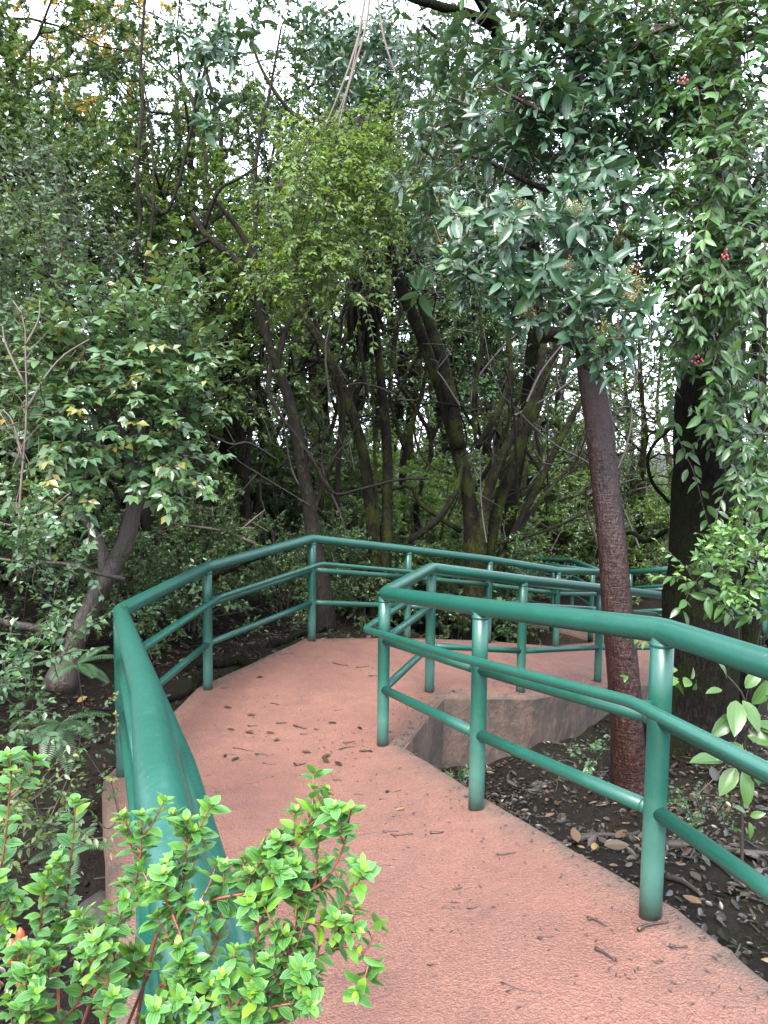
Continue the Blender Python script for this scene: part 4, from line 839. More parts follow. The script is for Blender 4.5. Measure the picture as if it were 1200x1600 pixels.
# broad-leaved shrub with two pale patched trunks on the left
t8, s8 = hero_tree('broad leaved shrub on two grey patched trunks left of the railing corner',
    [([(-2.103,4.879,-0.003),(-2.03,4.899,0.226),(-1.929,4.921,0.477),(-1.807,4.941,0.706),(-1.713,4.957,0.894),(-1.657,4.972,1.061),(-1.635,4.99,1.269),(-1.65,5.008,1.476),(-1.6,4.987,1.807)], .072, .04),
     ([(-1.807,4.941,0.706),(-1.857,5.007,0.886),(-1.975,5.073,1.068),(-2.05,5.09,1.258),(-1.917,5.108,1.471)], .042, .022), ([(-1.648,4.842,0.726),(-1.795,4.747,0.781),(-1.954,4.653,0.854),(-2.143,4.554,0.875),(-2.373,4.557,0.903)], .014, .008),
     ([(-2.031,4.903,0.268),(-2.151,4.715,0.418),(-2.302,4.62,0.479),(-2.407,4.526,0.559)], .03, .02), ([(-2.07,4.584,1.212),(-2.077,4.69,1.282),(-2.023,4.802,1.416),(-1.845,4.818,1.598)], .04, .012), ([(-1.636,5.001,1.393),(-1.365,4.819,1.603),(-1.209,4.843,1.884)], .02, .006), ([(-1.651,5.016,1.559),(-1.806,4.947,1.924),(-1.932,4.972,2.207)], .02, .006),
     ([(-1.624,5.03,1.726),(-1.563,4.962,2.09),(-1.485,4.987,2.375)], .02, .006), ([(-1.88,5.015,1.556),(-2.088,4.835,1.794),(-2.17,4.849,1.952)], .018, .006)], M['bark_grey'], seed=21, sides=14, lump=.06, cat='shrub', name='shrub')
cl = [((-1.611,4.857,2.039),0.38,0.3,0.35),((-1.369,4.843,1.882),0.24,0.24,0.3),((-1.852,4.863,2.116),0.24,0.24,0.3),((-1.651,4.721,1.639),0.352,0.235,0.3),((-1.404,4.808,1.483),0.2,0.16,0.25),((-1.965,4.731,1.752),0.157,0.235,0.25),((-1.485,4.987,2.375),0.286,0.163,0.3),((-1.261,5.06,2.062),0.146,0.125,0.25),((-1.842,4.594,1.329),0.115,0.115,0.2)]
P = pts_in(rng, cl, [66, 44, 40, 56, 28, 22, 30, 15, 13])
D = nrm(P-np.array([(-1.672,5.016,1.559)]))*.6+rng.normal(0, .45, P.shape)*[1, 1, .5]+[0, -.5, .15]
L, lines = sprays(rng, P, D, 6, .092, .54, (.55, .2), length=.36, droop=.35)
foliage(t8, L, SMALL, SMALLL, M['lf_mid'], 300); lines_geo(lines, .004, .002).obj('twig', M['twig_red'], t8)
twigs_to(rng, [s[0] for s in s8], P, .009, .004).obj('branch', M['twig_red'], t8)

# fine leaved bushes on the far left
def bush(label, ctr, cl, n, ln, wr, mat, tint, seed, name='shrub', limit=120, length=.26, foot=None, seg=5):
    rg = np.random.default_rng(seed); f = vec(foot) if foot is not None else np.array([ctr[0], ctr[1], ground_z([ctr[:2]])[0]])
    t = thing(name, label, 'plant' if name == 'seedling' else 'shrub', f); P = pts_in(rg, cl, n)
    D = nrm(P-f)*.6+rg.normal(0, .5, P.shape)+[0, -.25, .1]
    L, lines = sprays(rg, P, D, seg, ln, wr, tint, length=length, droop=.25)
    foliage(t, L, SMALL, SMALLL, mat, limit); lines_geo(lines, .003, .0015).obj('twig', M['twig'], t)
    twigs_to(rg, [np.array([f+[0, 0, .02], f+[.01, 0, .12]])], P[::8], .006, .002, .3).obj('stem', M['twig'], t); return t
bush('small mid green bush at the left edge with rounded leaves', (-1.704,3.74,0.743), [((-1.709,3.778,1.185),0.142,0.158,0.2),((-1.77,3.764,1.026),0.127,0.127,0.2),((-1.653,3.855,0.916),0.097,0.13,0.2)], [22, 16, 12], .045, .6, M['lf_mid'], (.6, .15), 31, length=.2)
bush('leafy undergrowth bush below the grey patched trunks', (-1.607,3.496,0.25), [((-1.625,3.424,0.578),0.146,0.175,0.2),((-1.607,3.729,0.618),0.158,0.127,0.2),((-1.584,3.209,0.416),0.11,0.165,0.2)], [24, 18, 20], .05, .55, M['lf_mid'], (.5, .17), 32, length=.22)
bush('low green bush at the left edge under the ferns', (-1.293,2.694,0.271), [((-1.271,2.604,0.385),0.09,0.09,0.15),((-1.134,2.592,0.252),0.101,0.079,0.15),((-1.196,2.398,0.33),0.062,0.083,0.15)], [18, 16, 12], .035, .5, M['lf_fine'], (.6, .15), 33, length=.16)
bush('tall fine leaved bush filling the upper left edge', (-2.735,5.215,1.545), [((-2.447,5.321,2.758),0.26,0.39,0.4),((-2.429,5.066,2.131),0.188,0.333,0.35),((-2.548,5.779,3.406),0.327,0.327,0.4),((-2.452,6.345,2.986),0.31,0.413,0.5),((-2.325,4.814,1.552),0.14,0.2,0.3)], [130, 95, 95, 105, 34], .055, .5, M['lf_fine_blue'], (.5, .2), 34, limit=200, length=.34)
bush('bright leaved shoot hanging over the right railing end', (1.755,4.146,0.802), [((1.754,4.155,0.907),0.122,0.105,0.15),((1.974,4.264,0.999),0.161,0.143,0.2),((2.001,4.143,0.77),0.14,0.105,0.2)], [14, 22, 14], .06, .5, M['lf_vine'], (.62, .15), 35, length=.2)
bush('small weeds sprouting from the soil under the right railing', (1.332,2.984,0.136), [((1.307,2.983,0.123),0.116,0.046,0.15),((1.242,3.081,0.101),0.053,0.021,0.1)], [20, 6], .018, .7, M['lf_young'], (.3, .15), 36, 'seedling', length=.07, limit=60)
bush('little green seedlings at the foot of the pit wall', (0.449,4.151,-0.287), [((0.349,4.25,-0.306),0.081,0.029,0.1),((0.477,4.249,-0.319),0.081,0.029,0.1)], [7, 7], .03, .6, M['lf_mid'], (.55, .15), 37, 'seedling', length=.06, limit=60)
bush('small leafy seedlings beside the reddish trunk base', (1.319,4.647,-0.356), [((1.299,4.649,-0.337),0.072,0.056,0.1),((1.434,4.564,-0.158),0.031,0.055,0.05)], [8, 4], .04, .55, M['lf_mid'], (.5, .15), 38, 'seedling', length=.08, limit=60)
bush('low ground plants under the handrail at the left landing edge', (-1.874,6.089,0.059), [((-1.85,6.102,0.214),0.207,0.114,0.3),((-1.475,6.506,0.24),0.22,0.121,0.3),((-1.75,6.723,0.421),0.283,0.17,0.3)], [16, 14, 18], .06, .5, M['lf_mid'], (.5, .2), 39, 'seedling', length=.18, limit=120)
bush('scattered seedlings on the dark bank left of the railing foot', (-1.366,3.485,0.134), [((-1.411,3.687,0.147),0.158,0.127,0.3),((-1.239,3.082,0.111),0.133,0.107,0.3)], [16, 16], .03, .55, M['lf_mid'], (.5, .2), 41, 'seedling', length=.09, limit=80)
bush('leafy clump beside the kerb wall seen between the railing posts', (1.309,9.246,-0.569), [((1.28,9.056,-0.447),0.215,0.184,0.25),((1.455,9.46,-0.415),0.16,0.16,0.2)], [18, 10], .085, .4, M['lf_mid'], (.5, .15), 40, length=.25)

# pale dead twigs at the far left
g = Geo()
for pts in ([(-1.998,4.151,0.861),(-1.995,4.182,1.21),(-1.977,4.206,1.489),(-1.96,4.231,1.768),(-1.97,4.255,2.047),(-1.98,4.273,2.256),(-2.044,4.283,2.36)], [(-1.96,4.231,1.768),(-1.864,4.246,1.944),(-1.76,4.257,2.067),(-1.621,4.265,2.156)], [(-1.977,4.206,1.489),(-2.036,4.225,1.697),(-2.089,4.231,1.766)], [(-1.971,4.261,2.117),(-1.903,4.274,2.257),(-1.897,4.283,2.362)], [(-1.975,4.243,1.907),(-2.076,4.261,2.115),(-2.098,4.27,2.22)], [(-1.994,4.179,1.175),(-1.855,4.182,1.211),(-1.716,4.191,1.318)]):
    g.tube(spline(pts, 10), np.linspace(.0075, .003, 10), 6)
for k in range(26):
    a = vec([(-1.977,4.206,1.489),(-1.96,4.231,1.768),(-1.97,4.255,2.047),(-1.98,4.273,2.256),(-1.864,4.246,1.944),(-1.76,4.257,2.067),(-1.995,4.182,1.21),(-2.036,4.225,1.697)][k % 8])+rng.normal(0, .03, 3); e = a+rng.normal(0, .12, 3)+[0, 0, .08]
    g.tube(spline([a, (a+e)/2+rng.normal(0, .02, 3), e], 6), np.linspace(.0032, .0012, 6), 4, False)
tag(g.obj('dead_sapling', M['twig_pale'], origin=(-1.998,4.151,0.861)), 'pale bare dead sapling at the far left', 'sapling')
for lab, pts in (('tangle of bare grey twigs under the left thicket beside the railing', [(-1.196,7.145,0.659),(-1.498,7.155,0.775),(-1.798,7.159,0.819),(-2.099,7.163,0.857)]),):
    g = Geo(); C = spline(pts, 10); g.tube(C, np.linspace(.02, .008, 10), 6)
    for k in range(7):
        a = C[int(rng.integers(1, 9))]; g.tube(spline([a, a+rng.normal(0, .15, 3), a+rng.normal(0, .3, 3)], 6), np.linspace(.009, .003, 6), 5)
    tag(g.obj('dead_branch', M['twig_pale'], origin=C[0]), lab, 'branch')
g = Geo(); C = [(-1.603,6.819,0.378),(-1.336,6.931,0.509),(-1.075,7.139,0.589),(-0.799,7.349,0.7)]; g.tube(spline(C, 10), np.linspace(.05, .03, 10), 8, True, .08, rng)
tag(g.obj('fallen_branch', M['bark_moss'], origin=C[0]), 'fallen mossy branch lying behind the left handrail', 'branch')
# vines and thin stems tangled through the middle of the wood
k = 0
for x0, y0, x1, y1, d0 in rng.uniform([[380, 560, 360, 330, 8.3]]*64, [[1000, 900, 1020, 640, 11.5]]*64):
    a = EYE+fwd*d0+r2*((x0-600)/1200*d0)+u2*((800-y0)/1200*d0); b = a+rng.normal(0, .55, 3)+[0, 0, rng.uniform(.3, 2.2)]
    mdl = (a+b)/2+rng.normal(0, .28, 3); g = Geo(); C = spline([a, (a+mdl)/2+rng.normal(0, .1, 3), mdl, (b+mdl)/2+rng.normal(0, .1, 3), b], 14); g.tube(C, np.linspace(rng.uniform(.008, .022), .005, 14), 5)
    for s in range(3):
        i = int(rng.integers(2, 12)); g.tube(spline([C[i], C[i]+rng.normal(0, .18, 3), C[i]+rng.normal(0, .4, 3)], 6), np.linspace(.008, .003, 6), 4, False)
    tag(g.obj('thin_branch', M['twig'] if k % 3 else M['bark_brown'], origin=a), 'thin bare branch tangled among the trunks behind the railings', 'branch', 'thin branches tangled among the trunks'); k += 1

# exposed roots on the left bank
roots = [('thick dark root arching out of the soil by the second left post', [(-1.561,5.971,-0.141),(-1.33,6.08,-0.038),(-1.194,6.182,-0.02),(-1.061,6.077,-0.075),(-0.927,5.977,-0.067),(-0.813,6.081,-0.031)], .05), ('long thin root crossing the soil left of the railing corner', [(-2.107,5.185,0.056),(-1.797,5.182,0.025),(-1.636,5.377,-0.041),(-1.436,5.677,-0.055),(-1.359,5.98,-0.037)], .03),
         ('forked little root below the left handrail', [(-1.486,5.875,-0.087),(-1.362,5.569,-0.144),(-1.222,5.367,-0.164),(-1.176,5.261,-0.23)], .016), ('root lying along the landing edge between the left posts', [(-1.287,5.765,-0.203),(-1.185,5.869,-0.158),(-1.002,5.969,-0.159),(-0.875,5.972,-0.132)], .02), ('root bending towards the leaning forked tree', [(-1.022,6.78,-0.074),(-0.875,6.982,-0.061),(-0.666,7.282,-0.067),(-0.558,7.482,-0.079)], .04)]
for lab, pts, r in roots:
    P = vec(pts); P = np.column_stack([P[:, :2], ground_z(P)+r*.55]); C = spline(P, 18); C[:, 2] = ground_z(C)+r*(.5+.35*np.sin(np.arange(18)*.9)); C[0, 2] -= r; C[-1, 2] -= r*1.4
    tag(Geo().tube(C, np.linspace(r, r*.6, 18), 10, True, .1, rng).obj('root', M['bark_dark'], origin=C[0]), lab, 'root')
for lab, pts, r in (('fallen stick among the dead leaves in the pit', [(0.994,3.752,-0.266),(1.185,3.852,-0.268),(1.385,3.952,-0.272)], .018), ('long dead branch lying on the soil under the right railing', [(1.335,3.477,0.032),(1.473,3.381,0.087),(1.601,3.283,0.115),(1.743,3.284,0.125)], .022), ('thin brown stick leaning on the soil beside the weeds', [(1.429,3.383,0.106),(1.384,2.984,0.137),(1.416,2.832,0.123)], .012), ('grey stick half buried behind the right post', [(1.165,2.979,0.083),(1.203,2.879,0.083),(1.224,2.779,0.086)], .013)):
    P = vec(pts); C = spline(P, 12); C[:, 2] = ground_z(C)+r*.8
    tag(Geo().tube(C, np.linspace(r, r*.6, 12), 8, True, .1, rng).obj('stick', M['twig'], origin=C[0]), lab, 'stick')

# ferns on the left bank
def fern(label, base, fronds, ln, tint=.5, mat='lf_mid'):
    t = thing('fern', label, 'fern', base)
    for (az, el, l) in fronds:
        d = np.array([math.sin(az)*math.cos(el), math.cos(az)*math.cos(el), math.sin(el)]); P = [vec(base)]
        l = l*.68
        for i in range(9): d = nrm(d-[0, 0, .11]); P.append(P[-1]+d*l/9)
        C = spline(P, 26); T_ = nrm(np.gradient(C, axis=0)); s = nrm(np.cross(T_, [0, 0, 1.])); n = np.cross(s, T_); ls = []
        f = np.linspace(.08, 1, 24); w = np.sin(np.pi*np.clip(f*.85+.1, 0, 1))**.8*l*.20
        for sg in (1, -1): ls.append(LV(C[2:], s[2:]*sg+T_[2:]*.35, n[2:]+s[2:]*sg*.1, w+.006, np.clip(.012/(w+.006)*l/.4, .1, .5), np.clip(tint+rng.normal(0, .08, 24), 0, 1)))
        V, Q, tt, u = leaf_mesh(cat_leaves(ls), tmplm(.1, .15)); g = Geo().add(V, Q, tt, u); g.tube(C, np.linspace(.003, .001, 26), 4, False)
        g.obj('frond', M[mat], t, tint=True, uv=True)
fern('fern drooping on the left bank beside the railing', (-1.628,3.79,0.172), [(3.0, .2, .42), (2.2, .5, .40), (3.8, .3, .34), (1.2, .6, .36), (2.6, -.2, .40), (4.6, .5, .3)], .4)
fern('fern with bright fronds under the grey patched trunks', (-1.829,4.5,0.26), [(1.6, .7, .42), (2.4, .5, .40), (3.3, .5, .38), (.6, .8, .35), (4.4, .6, .38), (1.9, .2, .36)], .4, .4)
fern('small fern at the foot of the left bank near the bush', (-1.088,2.585,0.163), [(1.5, .6, .22), (2.8, .4, .24), (4.2, .5, .2), (.3, .7, .2), (3.4, .2, .22)], .2, .6)
fern('grassy fern tuft behind the landing corner', (-2.245,7.326,0.436), [(1.5, .9, .4), (2.5, .7, .42), (3.5, .8, .4), (4.5, .9, .36), (.5, 1, .36)], .4, .5)

# young plant with large bright leaves under the right railing
yb = (1.427,2.887,0.173); yb = (yb[0], yb[1], float(ground_z([yb[:2]])[0])); ty = thing('sapling', 'young plant with large bright green leaves under the right railing', 'sapling', yb)
st = [[(1.422,2.884,0.148),(1.412,2.903,0.359),(1.42,2.899,0.541),(1.385,2.879,0.662),(1.314,2.866,0.74)], [(1.413,2.897,0.516),(1.459,2.876,0.626),(1.461,2.863,0.706)], [(1.415,2.901,0.335),(1.437,2.869,0.426),(1.461,2.862,0.467)]]
st[0][0] = yb
g = Geo()
for q in st: g.tube(spline(q, 10), np.linspace(.007, .003, 10), 6, False)
g.obj('stem', M['twig'], ty)
lv = [(1135,1060,2.93,-.3,.6,.09),(1128,1078,2.93,-.9,.2,.07),(1150,1095,2.9,-.2,-.5,.15),(1160,1095,2.9,.3,-.9,.13),(1145,1120,2.9,-1,-.3,.12),(1175,1100,2.9,.6,.8,.13),(1190,1085,2.9,.9,.5,.12),(1165,1075,2.92,.2,.9,.1),(1150,1115,2.9,-.9,-.9,.12),(1180,1130,2.9,.9,-.4,.13),(1168,1150,2.9,.6,-.1,.12),(1160,1165,2.9,-.9,.1,.13),(1188,1165,2.9,.5,.6,.1),(1180,1180,2.9,.1,-1,.12),(1190,1140,2.88,.8,.2,.12),(1195,1190,2.88,.6,-.5,.1),(1130,1190,2.95,-.9,.2,.15),(1160,1205,2.95,.1,-1,.14),(1150,1200,2.95,-.4,-.9,.13),(1165,1270,2.95,-.6,.5,.06),(1172,1275,2.95,.7,.3,.06),(1170,1285,2.95,.2,-1,.07),(1200,1110,2.9,.3,.9,.13)]
lv = np.array(lv); pp = EYE+fwd*lv[:, 2:3]+r2*((lv[:, :1]-600)/1200*lv[:, 2:3])+u2*((800-lv[:, 1:2])/1200*lv[:, 2:3])
dd = r2*lv[:, 3:4]+u2*lv[:, 4:5]*.8-fwd*.25+rng.normal(0, .15, (len(lv), 3)); nn = -fwd*.7+u2*.7+rng.normal(0, .25, (len(lv), 3))
foliage(ty, LV(pp, dd, nn, lv[:, 5]*.95, .46, rng.uniform(.2, .85, len(lv))), BIG, BIGL, M['lf_young'], 60)
# sprouts on the reddish trunk
for lab, c, sc in (('tiny pale sprout growing on the side of the reddish trunk', (1.411,4.322,0.285), .035), ('green sprout beside the right post in front of the reddish trunk', (1.478,4.223,0.529), .07), ('narrow leaved sprout just behind the right post', (1.395,3.52,0.526), .10)):
    t = thing('sprout', lab, 'sprout', c); n = 8; foliage(t, LV(vec(c)+rng.normal(0, sc*.35, (n, 3)), rng.normal(0, 1, (n, 3))-[0, .4, 0], rng.normal(0, .4, (n, 3))+[0, -.6, .6], sc*rng.uniform(.7, 1.1, n), .5, rng.uniform(.4, .9, n)), SMALL, SMALLL, M['lf_young'], 20, minpx=3)
    Geo().tube([vec(c)+[0, .12, -sc], vec(c)+[0, .03, -sc*.3], vec(c)], .003, 5).obj('stem', M['twig'], t)

# ------------------------------------------------------------------ bright bush in the foreground
bb = (-.95, .55, -.30)
tb = thing('flowering_bush', 'bright green small leaved bush with red stems leaning over the left railing', 'bush', bb)
mains = [[(-0.109,0.467,1.088),(-0.102,0.475,1.173),(-0.098,0.479,1.222),(-0.105,0.481,1.246)], [(-0.259,0.485,1.067),(-0.251,0.493,1.155),(-0.243,0.498,1.206),(-0.248,0.5,1.232)], [(-0.202,0.485,1.067),(-0.194,0.493,1.155),(-0.186,0.499,1.224),(-0.195,0.502,1.259)], [(-0.142,0.495,1.058),(-0.135,0.503,1.148),(-0.131,0.508,1.209),(-0.14,0.511,1.245)], [(-0.076,0.491,1.135),(-0.064,0.498,1.208),(-0.06,0.5,1.235),(-0.064,0.502,1.261)],
         [(-0.273,0.571,1.018),(-0.233,0.583,1.147),(-0.202,0.579,1.221),(-0.188,0.574,1.272),(-0.186,0.577,1.309)], [(-0.234,0.554,1.047),(-0.178,0.556,1.189),(-0.153,0.551,1.245),(-0.147,0.554,1.278),(-0.146,0.557,1.315)], [(-0.194,0.526,1.075),(-0.169,0.539,1.222),(-0.146,0.532,1.257),(-0.117,0.528,1.272),(-0.089,0.524,1.282),(-0.073,0.526,1.305),(-0.055,0.528,1.324),(-0.047,0.529,1.338)],
         [(-0.089,0.524,1.282),(-0.064,0.524,1.278),(-0.041,0.525,1.287),(-0.027,0.527,1.31),(-0.021,0.529,1.339)], [(-0.167,0.517,1.084),(-0.126,0.526,1.192),(-0.086,0.519,1.218),(-0.054,0.522,1.255),(-0.031,0.523,1.264),(-0.013,0.526,1.299)], [(-0.152,0.499,1.103),(-0.092,0.507,1.198),(-0.066,0.509,1.225),(-0.039,0.511,1.244),(-0.017,0.511,1.248),(-0.004,0.51,1.235)],
         [(-0.26,0.591,1.01),(-0.267,0.604,1.164),(-0.258,0.599,1.213),(-0.249,0.593,1.265),(-0.246,0.597,1.309)], [(-0.293,0.572,1.028),(-0.284,0.583,1.147),(-0.275,0.587,1.198),(-0.266,0.581,1.245)], [(-0.324,0.556,1.071),(-0.291,0.548,1.205),(-0.279,0.533,1.265),(-0.268,0.527,1.316),(-0.264,0.532,1.371)], [(-0.207,0.535,1.056),(-0.167,0.536,1.187),(-0.15,0.528,1.206),(-0.122,0.53,1.229),(-0.115,0.532,1.257),(-0.113,0.535,1.292)],
         [(-0.178,0.507,1.084),(-0.139,0.505,1.175),(-0.111,0.498,1.214),(-0.069,0.497,1.201),(-0.047,0.499,1.224)], [(-0.255,0.535,1.055),(-0.209,0.533,1.15),(-0.195,0.537,1.203),(-0.2,0.54,1.236)], [(-0.279,0.526,1.074),(-0.247,0.523,1.158),(-0.22,0.526,1.191),(-0.206,0.53,1.228)], [(-0.21,0.497,1.08),(-0.172,0.495,1.173),(-0.15,0.497,1.205),(-0.133,0.498,1.214)], [(-0.153,0.488,1.094),(-0.117,0.485,1.173),(-0.081,0.488,1.215),(-0.051,0.489,1.224)],
         [(-0.133,0.517,1.199),(-0.138,0.52,1.236),(-0.155,0.533,1.266),(-0.165,0.534,1.275)], [(-0.086,0.519,1.218),(-0.086,0.521,1.25),(-0.093,0.523,1.273),(-0.093,0.525,1.293)], [(-0.054,0.522,1.255),(-0.057,0.524,1.282),(-0.068,0.526,1.301),(-0.075,0.527,1.314)], [(-0.288,0.507,1.083),(-0.256,0.503,1.155),(-0.243,0.508,1.205),(-0.257,0.511,1.241)]]
rb = np.random.default_rng(8); g = Geo(); ls = []
root = vec(bb)
def shoot(C, r0, r1, ln, gap, tips=True):
    """a stem with crossed leaf pairs that ends in a bright rosette"""
    g.tube(C, np.linspace(r0, r1, len(C)), 7, False); T_ = nrm(np.gradient(C, axis=0)); L_ = np.linalg.norm(np.diff(C, axis=0), axis=1); cum = np.concatenate([[0], np.cumsum(L_)])
    tot = cum[-1]; s = tot-.004; k = 0; e = nrm(np.cross(T_[-1], rb.normal(0, 1, 3)))
    for j in range(7):                                  # rosette of young leaves
        a = j*2.4+rb.uniform(0, .4); d0 = math.cos(a)*e+math.sin(a)*np.cross(T_[-1], e); f = .30+.12*j
        ls.append(LV(C[-1], T_[-1]*(1.25-f)+d0*f, T_[-1]*f-d0*(1.2-f)*.6, ln*(.38+.085*j)*rb.uniform(.7, 1.2), .58, min(1, max(0, 1.0-.07*j+rb.normal(0, .05)))))
    while s > max(.2*tot, tot-.11):
        i = min(np.searchsorted(cum, s)-1, len(C)-2); f = (s-cum[i])/max(L_[i], 1e-6); p = C[i]+(C[i+1]-C[i])*f; t = T_[i]
        e2 = nrm(np.cross(t, e+rb.normal(0, .15, 3))); e = e2 if k % 2 else nrm(np.cross(t, e2)); age = min(1, (tot-s)/.09)
        for sg in (1, -1):
            d = e*sg*rb.uniform(.75, 1)+t*rb.uniform(.35, .7)+rb.normal(0, .12, 3); nn = t*.9-e*sg*.4+np.array([0, -.35, .35])+rb.normal(0, .25, 3)
            ls.append(LV(p, d, nn, ln*rb.uniform(.55, 1.12)*(1-.1*age), rb.uniform(.5, .64), np.clip(.80-.58*age+rb.normal(0, .13), 0, 1)))
        s -= gap*rb.uniform(.8, 1.25); k += 1
for q in mains:
    P = vec(q); C = spline(P, 26)
    shoot(C, .0014, .0006, .0163, .0062)
    for k in range(8):
        i = int(rb.integers(6, 25)); t = C[min(i+1, 25)]-C[i-1]; t = nrm(t); side = nrm(np.cross(t, rb.normal(0, 1, 3)))
        d = nrm(t*.55+side*.8+u2*.45-fwd*.05); l = rb.uniform(.010, .030)
        E_ = C[i]+d*l+u2*l*.25; shoot(spline([C[i], C[i]+d*l*.5, E_], 9), .0009, .0005, .0152*rb.uniform(.8, 1.1), .0058)
for q in mains[::3]: g.tube(spline([root, (root+vec(q[0]))/2+[0, 0, .1], vec(q[0])], 8), np.linspace(.009, .0022, 8), 7, False)
g.obj('stem', M['stem_red'], tb)
LB = cat_leaves(ls); print('bush leaves', len(LB['p']))
foliage(tb, LB, BIG, BIGL, M['lf_bush'], 300)
gb = Geo()
for c in ((-0.263,0.52,1.235), (-0.261,0.53,1.237)):
    c = vec(c); gb.tube([c-[0, 0, .012], c-[0, 0, .008], c, c+[0, 0, .006], c+[0, 0, .010]], [.0008, .0032, .0038, .0028, .0006], 10)
gb.tube(spline([vec((-0.263,0.52,1.229)), vec((-0.255,0.517,1.202)), vec((-0.256,0.512,1.147))], 8), .0018, 6, False)
gb.obj('flower_bud', M['bud'], tb)

# ------------------------------------------------------------------ leaf litter, stones, debris
n = 42000; q = np.column_stack([rng.uniform(.2, 5, n), rng.uniform(1.2, 7.5, n)]); q2 = np.column_stack([rng.uniform(-4.5, .8, 30000), rng.uniform(1, 10.5, 30000)]); q = np.vstack([q, q2])
q = q[(path_top(q) < -50)]; dens = .5+.5*np.sin(q[:, 0]*4.1+np.sin(q[:, 1]*3)*1.7)*np.sin(q[:, 1]*4.7+1); q = q[rng.uniform(0, 1, len(q)) < .25+.9*dens**2]; z = ground_z(q); n = len(q); az = rng.uniform(0, 6.28, n)
d = np.column_stack([np.cos(az), np.sin(az), rng.normal(0, .22, n)]); nn = rng.normal(0, .38, (n, 3))+[0, 0, 1]
L = LV(np.column_stack([q, z+rng.uniform(.004, .022, n)]), d, nn, rng.gamma(2.4, .0088, n)+.010, rng.uniform(.32, .6, n), np.clip(rng.beta(1.1, 2.4, n)+(rng.uniform(0, 1, n) < .03)*.5, 0, .96))
V, Q, t, u = leaf_mesh(L, tmplm(.2, -.12)); o = mesh_obj('leaf_litter', V, Q, M['lf_dry'], None, t, u); o['kind'] = 'stuff'
tag(o, 'dead brown leaves littering the dark soil beside the path', 'leaf litter')
g = Geo()
for k in range(900):
    x, y = (rng.uniform(.3, 4.5), rng.uniform(1.5, 7)) if k < 550 else (rng.uniform(-4, .5), rng.uniform(1.5, 9))
    if path_top(np.array([[x, y]]))[0] > -50: continue
    zz = ground_z([(x, y)])[0]; a = rng.uniform(0, 6.28); l = rng.uniform(.04, .2); dx, dy = math.cos(a)*l, math.sin(a)*l
    g.tube([(x, y, zz+.01), (x+dx*.5+rng.normal(0, .01), y+dy*.5, zz+.016+rng.uniform(0, .02)), (x+dx, y+dy, zz+.008)], np.array([1, .8, .5])*rng.uniform(.0015, .005), 4, False)
o = g.obj('twig_litter', M['twig']); o['kind'] = 'stuff'; tag(o, 'bits of dead twig strewn over the dark soil', 'twigs')
def single_leaf(lab, c, l, az, t, wr=.5, group=None, name='fallen_leaf', on_path=False, tilt=.15):
    c = vec(c); zz = path_top(c[None, :2])[0] if on_path else ground_z([c[:2]])[0]
    if zz < -50: return
    p = np.array([c[0], c[1], zz+(.006 if on_path else .03)]); 
    V, Q, tt, u = leaf_mesh(LV(p, (math.cos(az), math.sin(az), rng.normal(0, .04 if on_path else tilt)), (rng.normal(0, tilt), rng.normal(0, tilt)-.1, 1), l, wr, t), tmplh(fold=.12, droop=-.10 if not on_path else -.03))
    tag(mesh_obj(name, V, Q, M['lf_dry'], None, tt, u, True, p), lab, 'leaf', group)
for lab, c, l, az, t in (('curled tan leaf standing out on the dark soil in the pit', (0.997,3.704,-0.232), .10, 1.6, .84), ('pale yellow leaf with a stalk on the soil right of the right post', (1.094,2.329,0.106), .07, .3, .975), ('orange brown leaf lying in the pit between the posts', (1.174,3.655,-0.225), .10, .8, .80),
                         ('small orange leaf in the pit near the wall', (0.88,3.948,-0.319), .06, .3, .90), ('brown leaf on the soil by the weeds', (1.182,2.68,0.103), .07, 2.4, .75), ('yellow green leaf on the pit floor behind the lower rail', (0.975,3.359,-0.169), .06, 1.2, .97), ('tan leaf lying on its back in the pit', (1.053,3.457,-0.195), .12, 0.1, .72), ('yellow leaf on the dark soil left of the landing', (-1.681,6.205,0.235), .09, .6, .95), ('pair-lobed tan leaf on the soil behind the second left post', (-1.486,6.09,0.074), .08, 2, .90)):
    single_leaf(lab, c, l, az, t)
for k in range(4): pass
pl = [(430,1253,.86),(615,1238,.90),(345,1076,.97),(618,1268,.93),(400,1060,.4),(385,1118,.06),(355,1140,.10),(415,1145,.12),(383,1145,.05),(500,1000,.9),(350,1105,.05),(470,1175,.06),(560,1175,.08),(335,1240,.6),(520,1220,.1)]
for x, y, t in pl:
    dpt = 1.0; c0 = fwd+r2*((x-600)/1200)+u2*((800-y)/1200); s = 1.45
    for it in range(25): s = (path_top((EYE+c0*s)[None, :2])[0]-EYE[2])/c0[2] if path_top((EYE+c0*s)[None, :2])[0] > -50 else s+.3
    yel = t > .3
    single_leaf('yellowed leaf lying on the red path' if yel else 'dark wet leaf stuck flat to the red path', EYE+c0*s, .05 if yel else .065, rng.uniform(-.5, .5), t if yel else .5+t, .36, 'yellowed leaves on the path' if yel else 'dark wet leaves on the path', on_path=True, tilt=.03)
def on_path_pt(x, y):
    c0 = fwd+r2*((x-600)/1200)+u2*((800-y)/1200); s = 1.9
    for it in range(30):
        h = path_top((EYE+c0*s)[None, :2])[0]; s = (h-EYE[2])/c0[2] if h > -50 else s+.25
    return EYE+c0*s
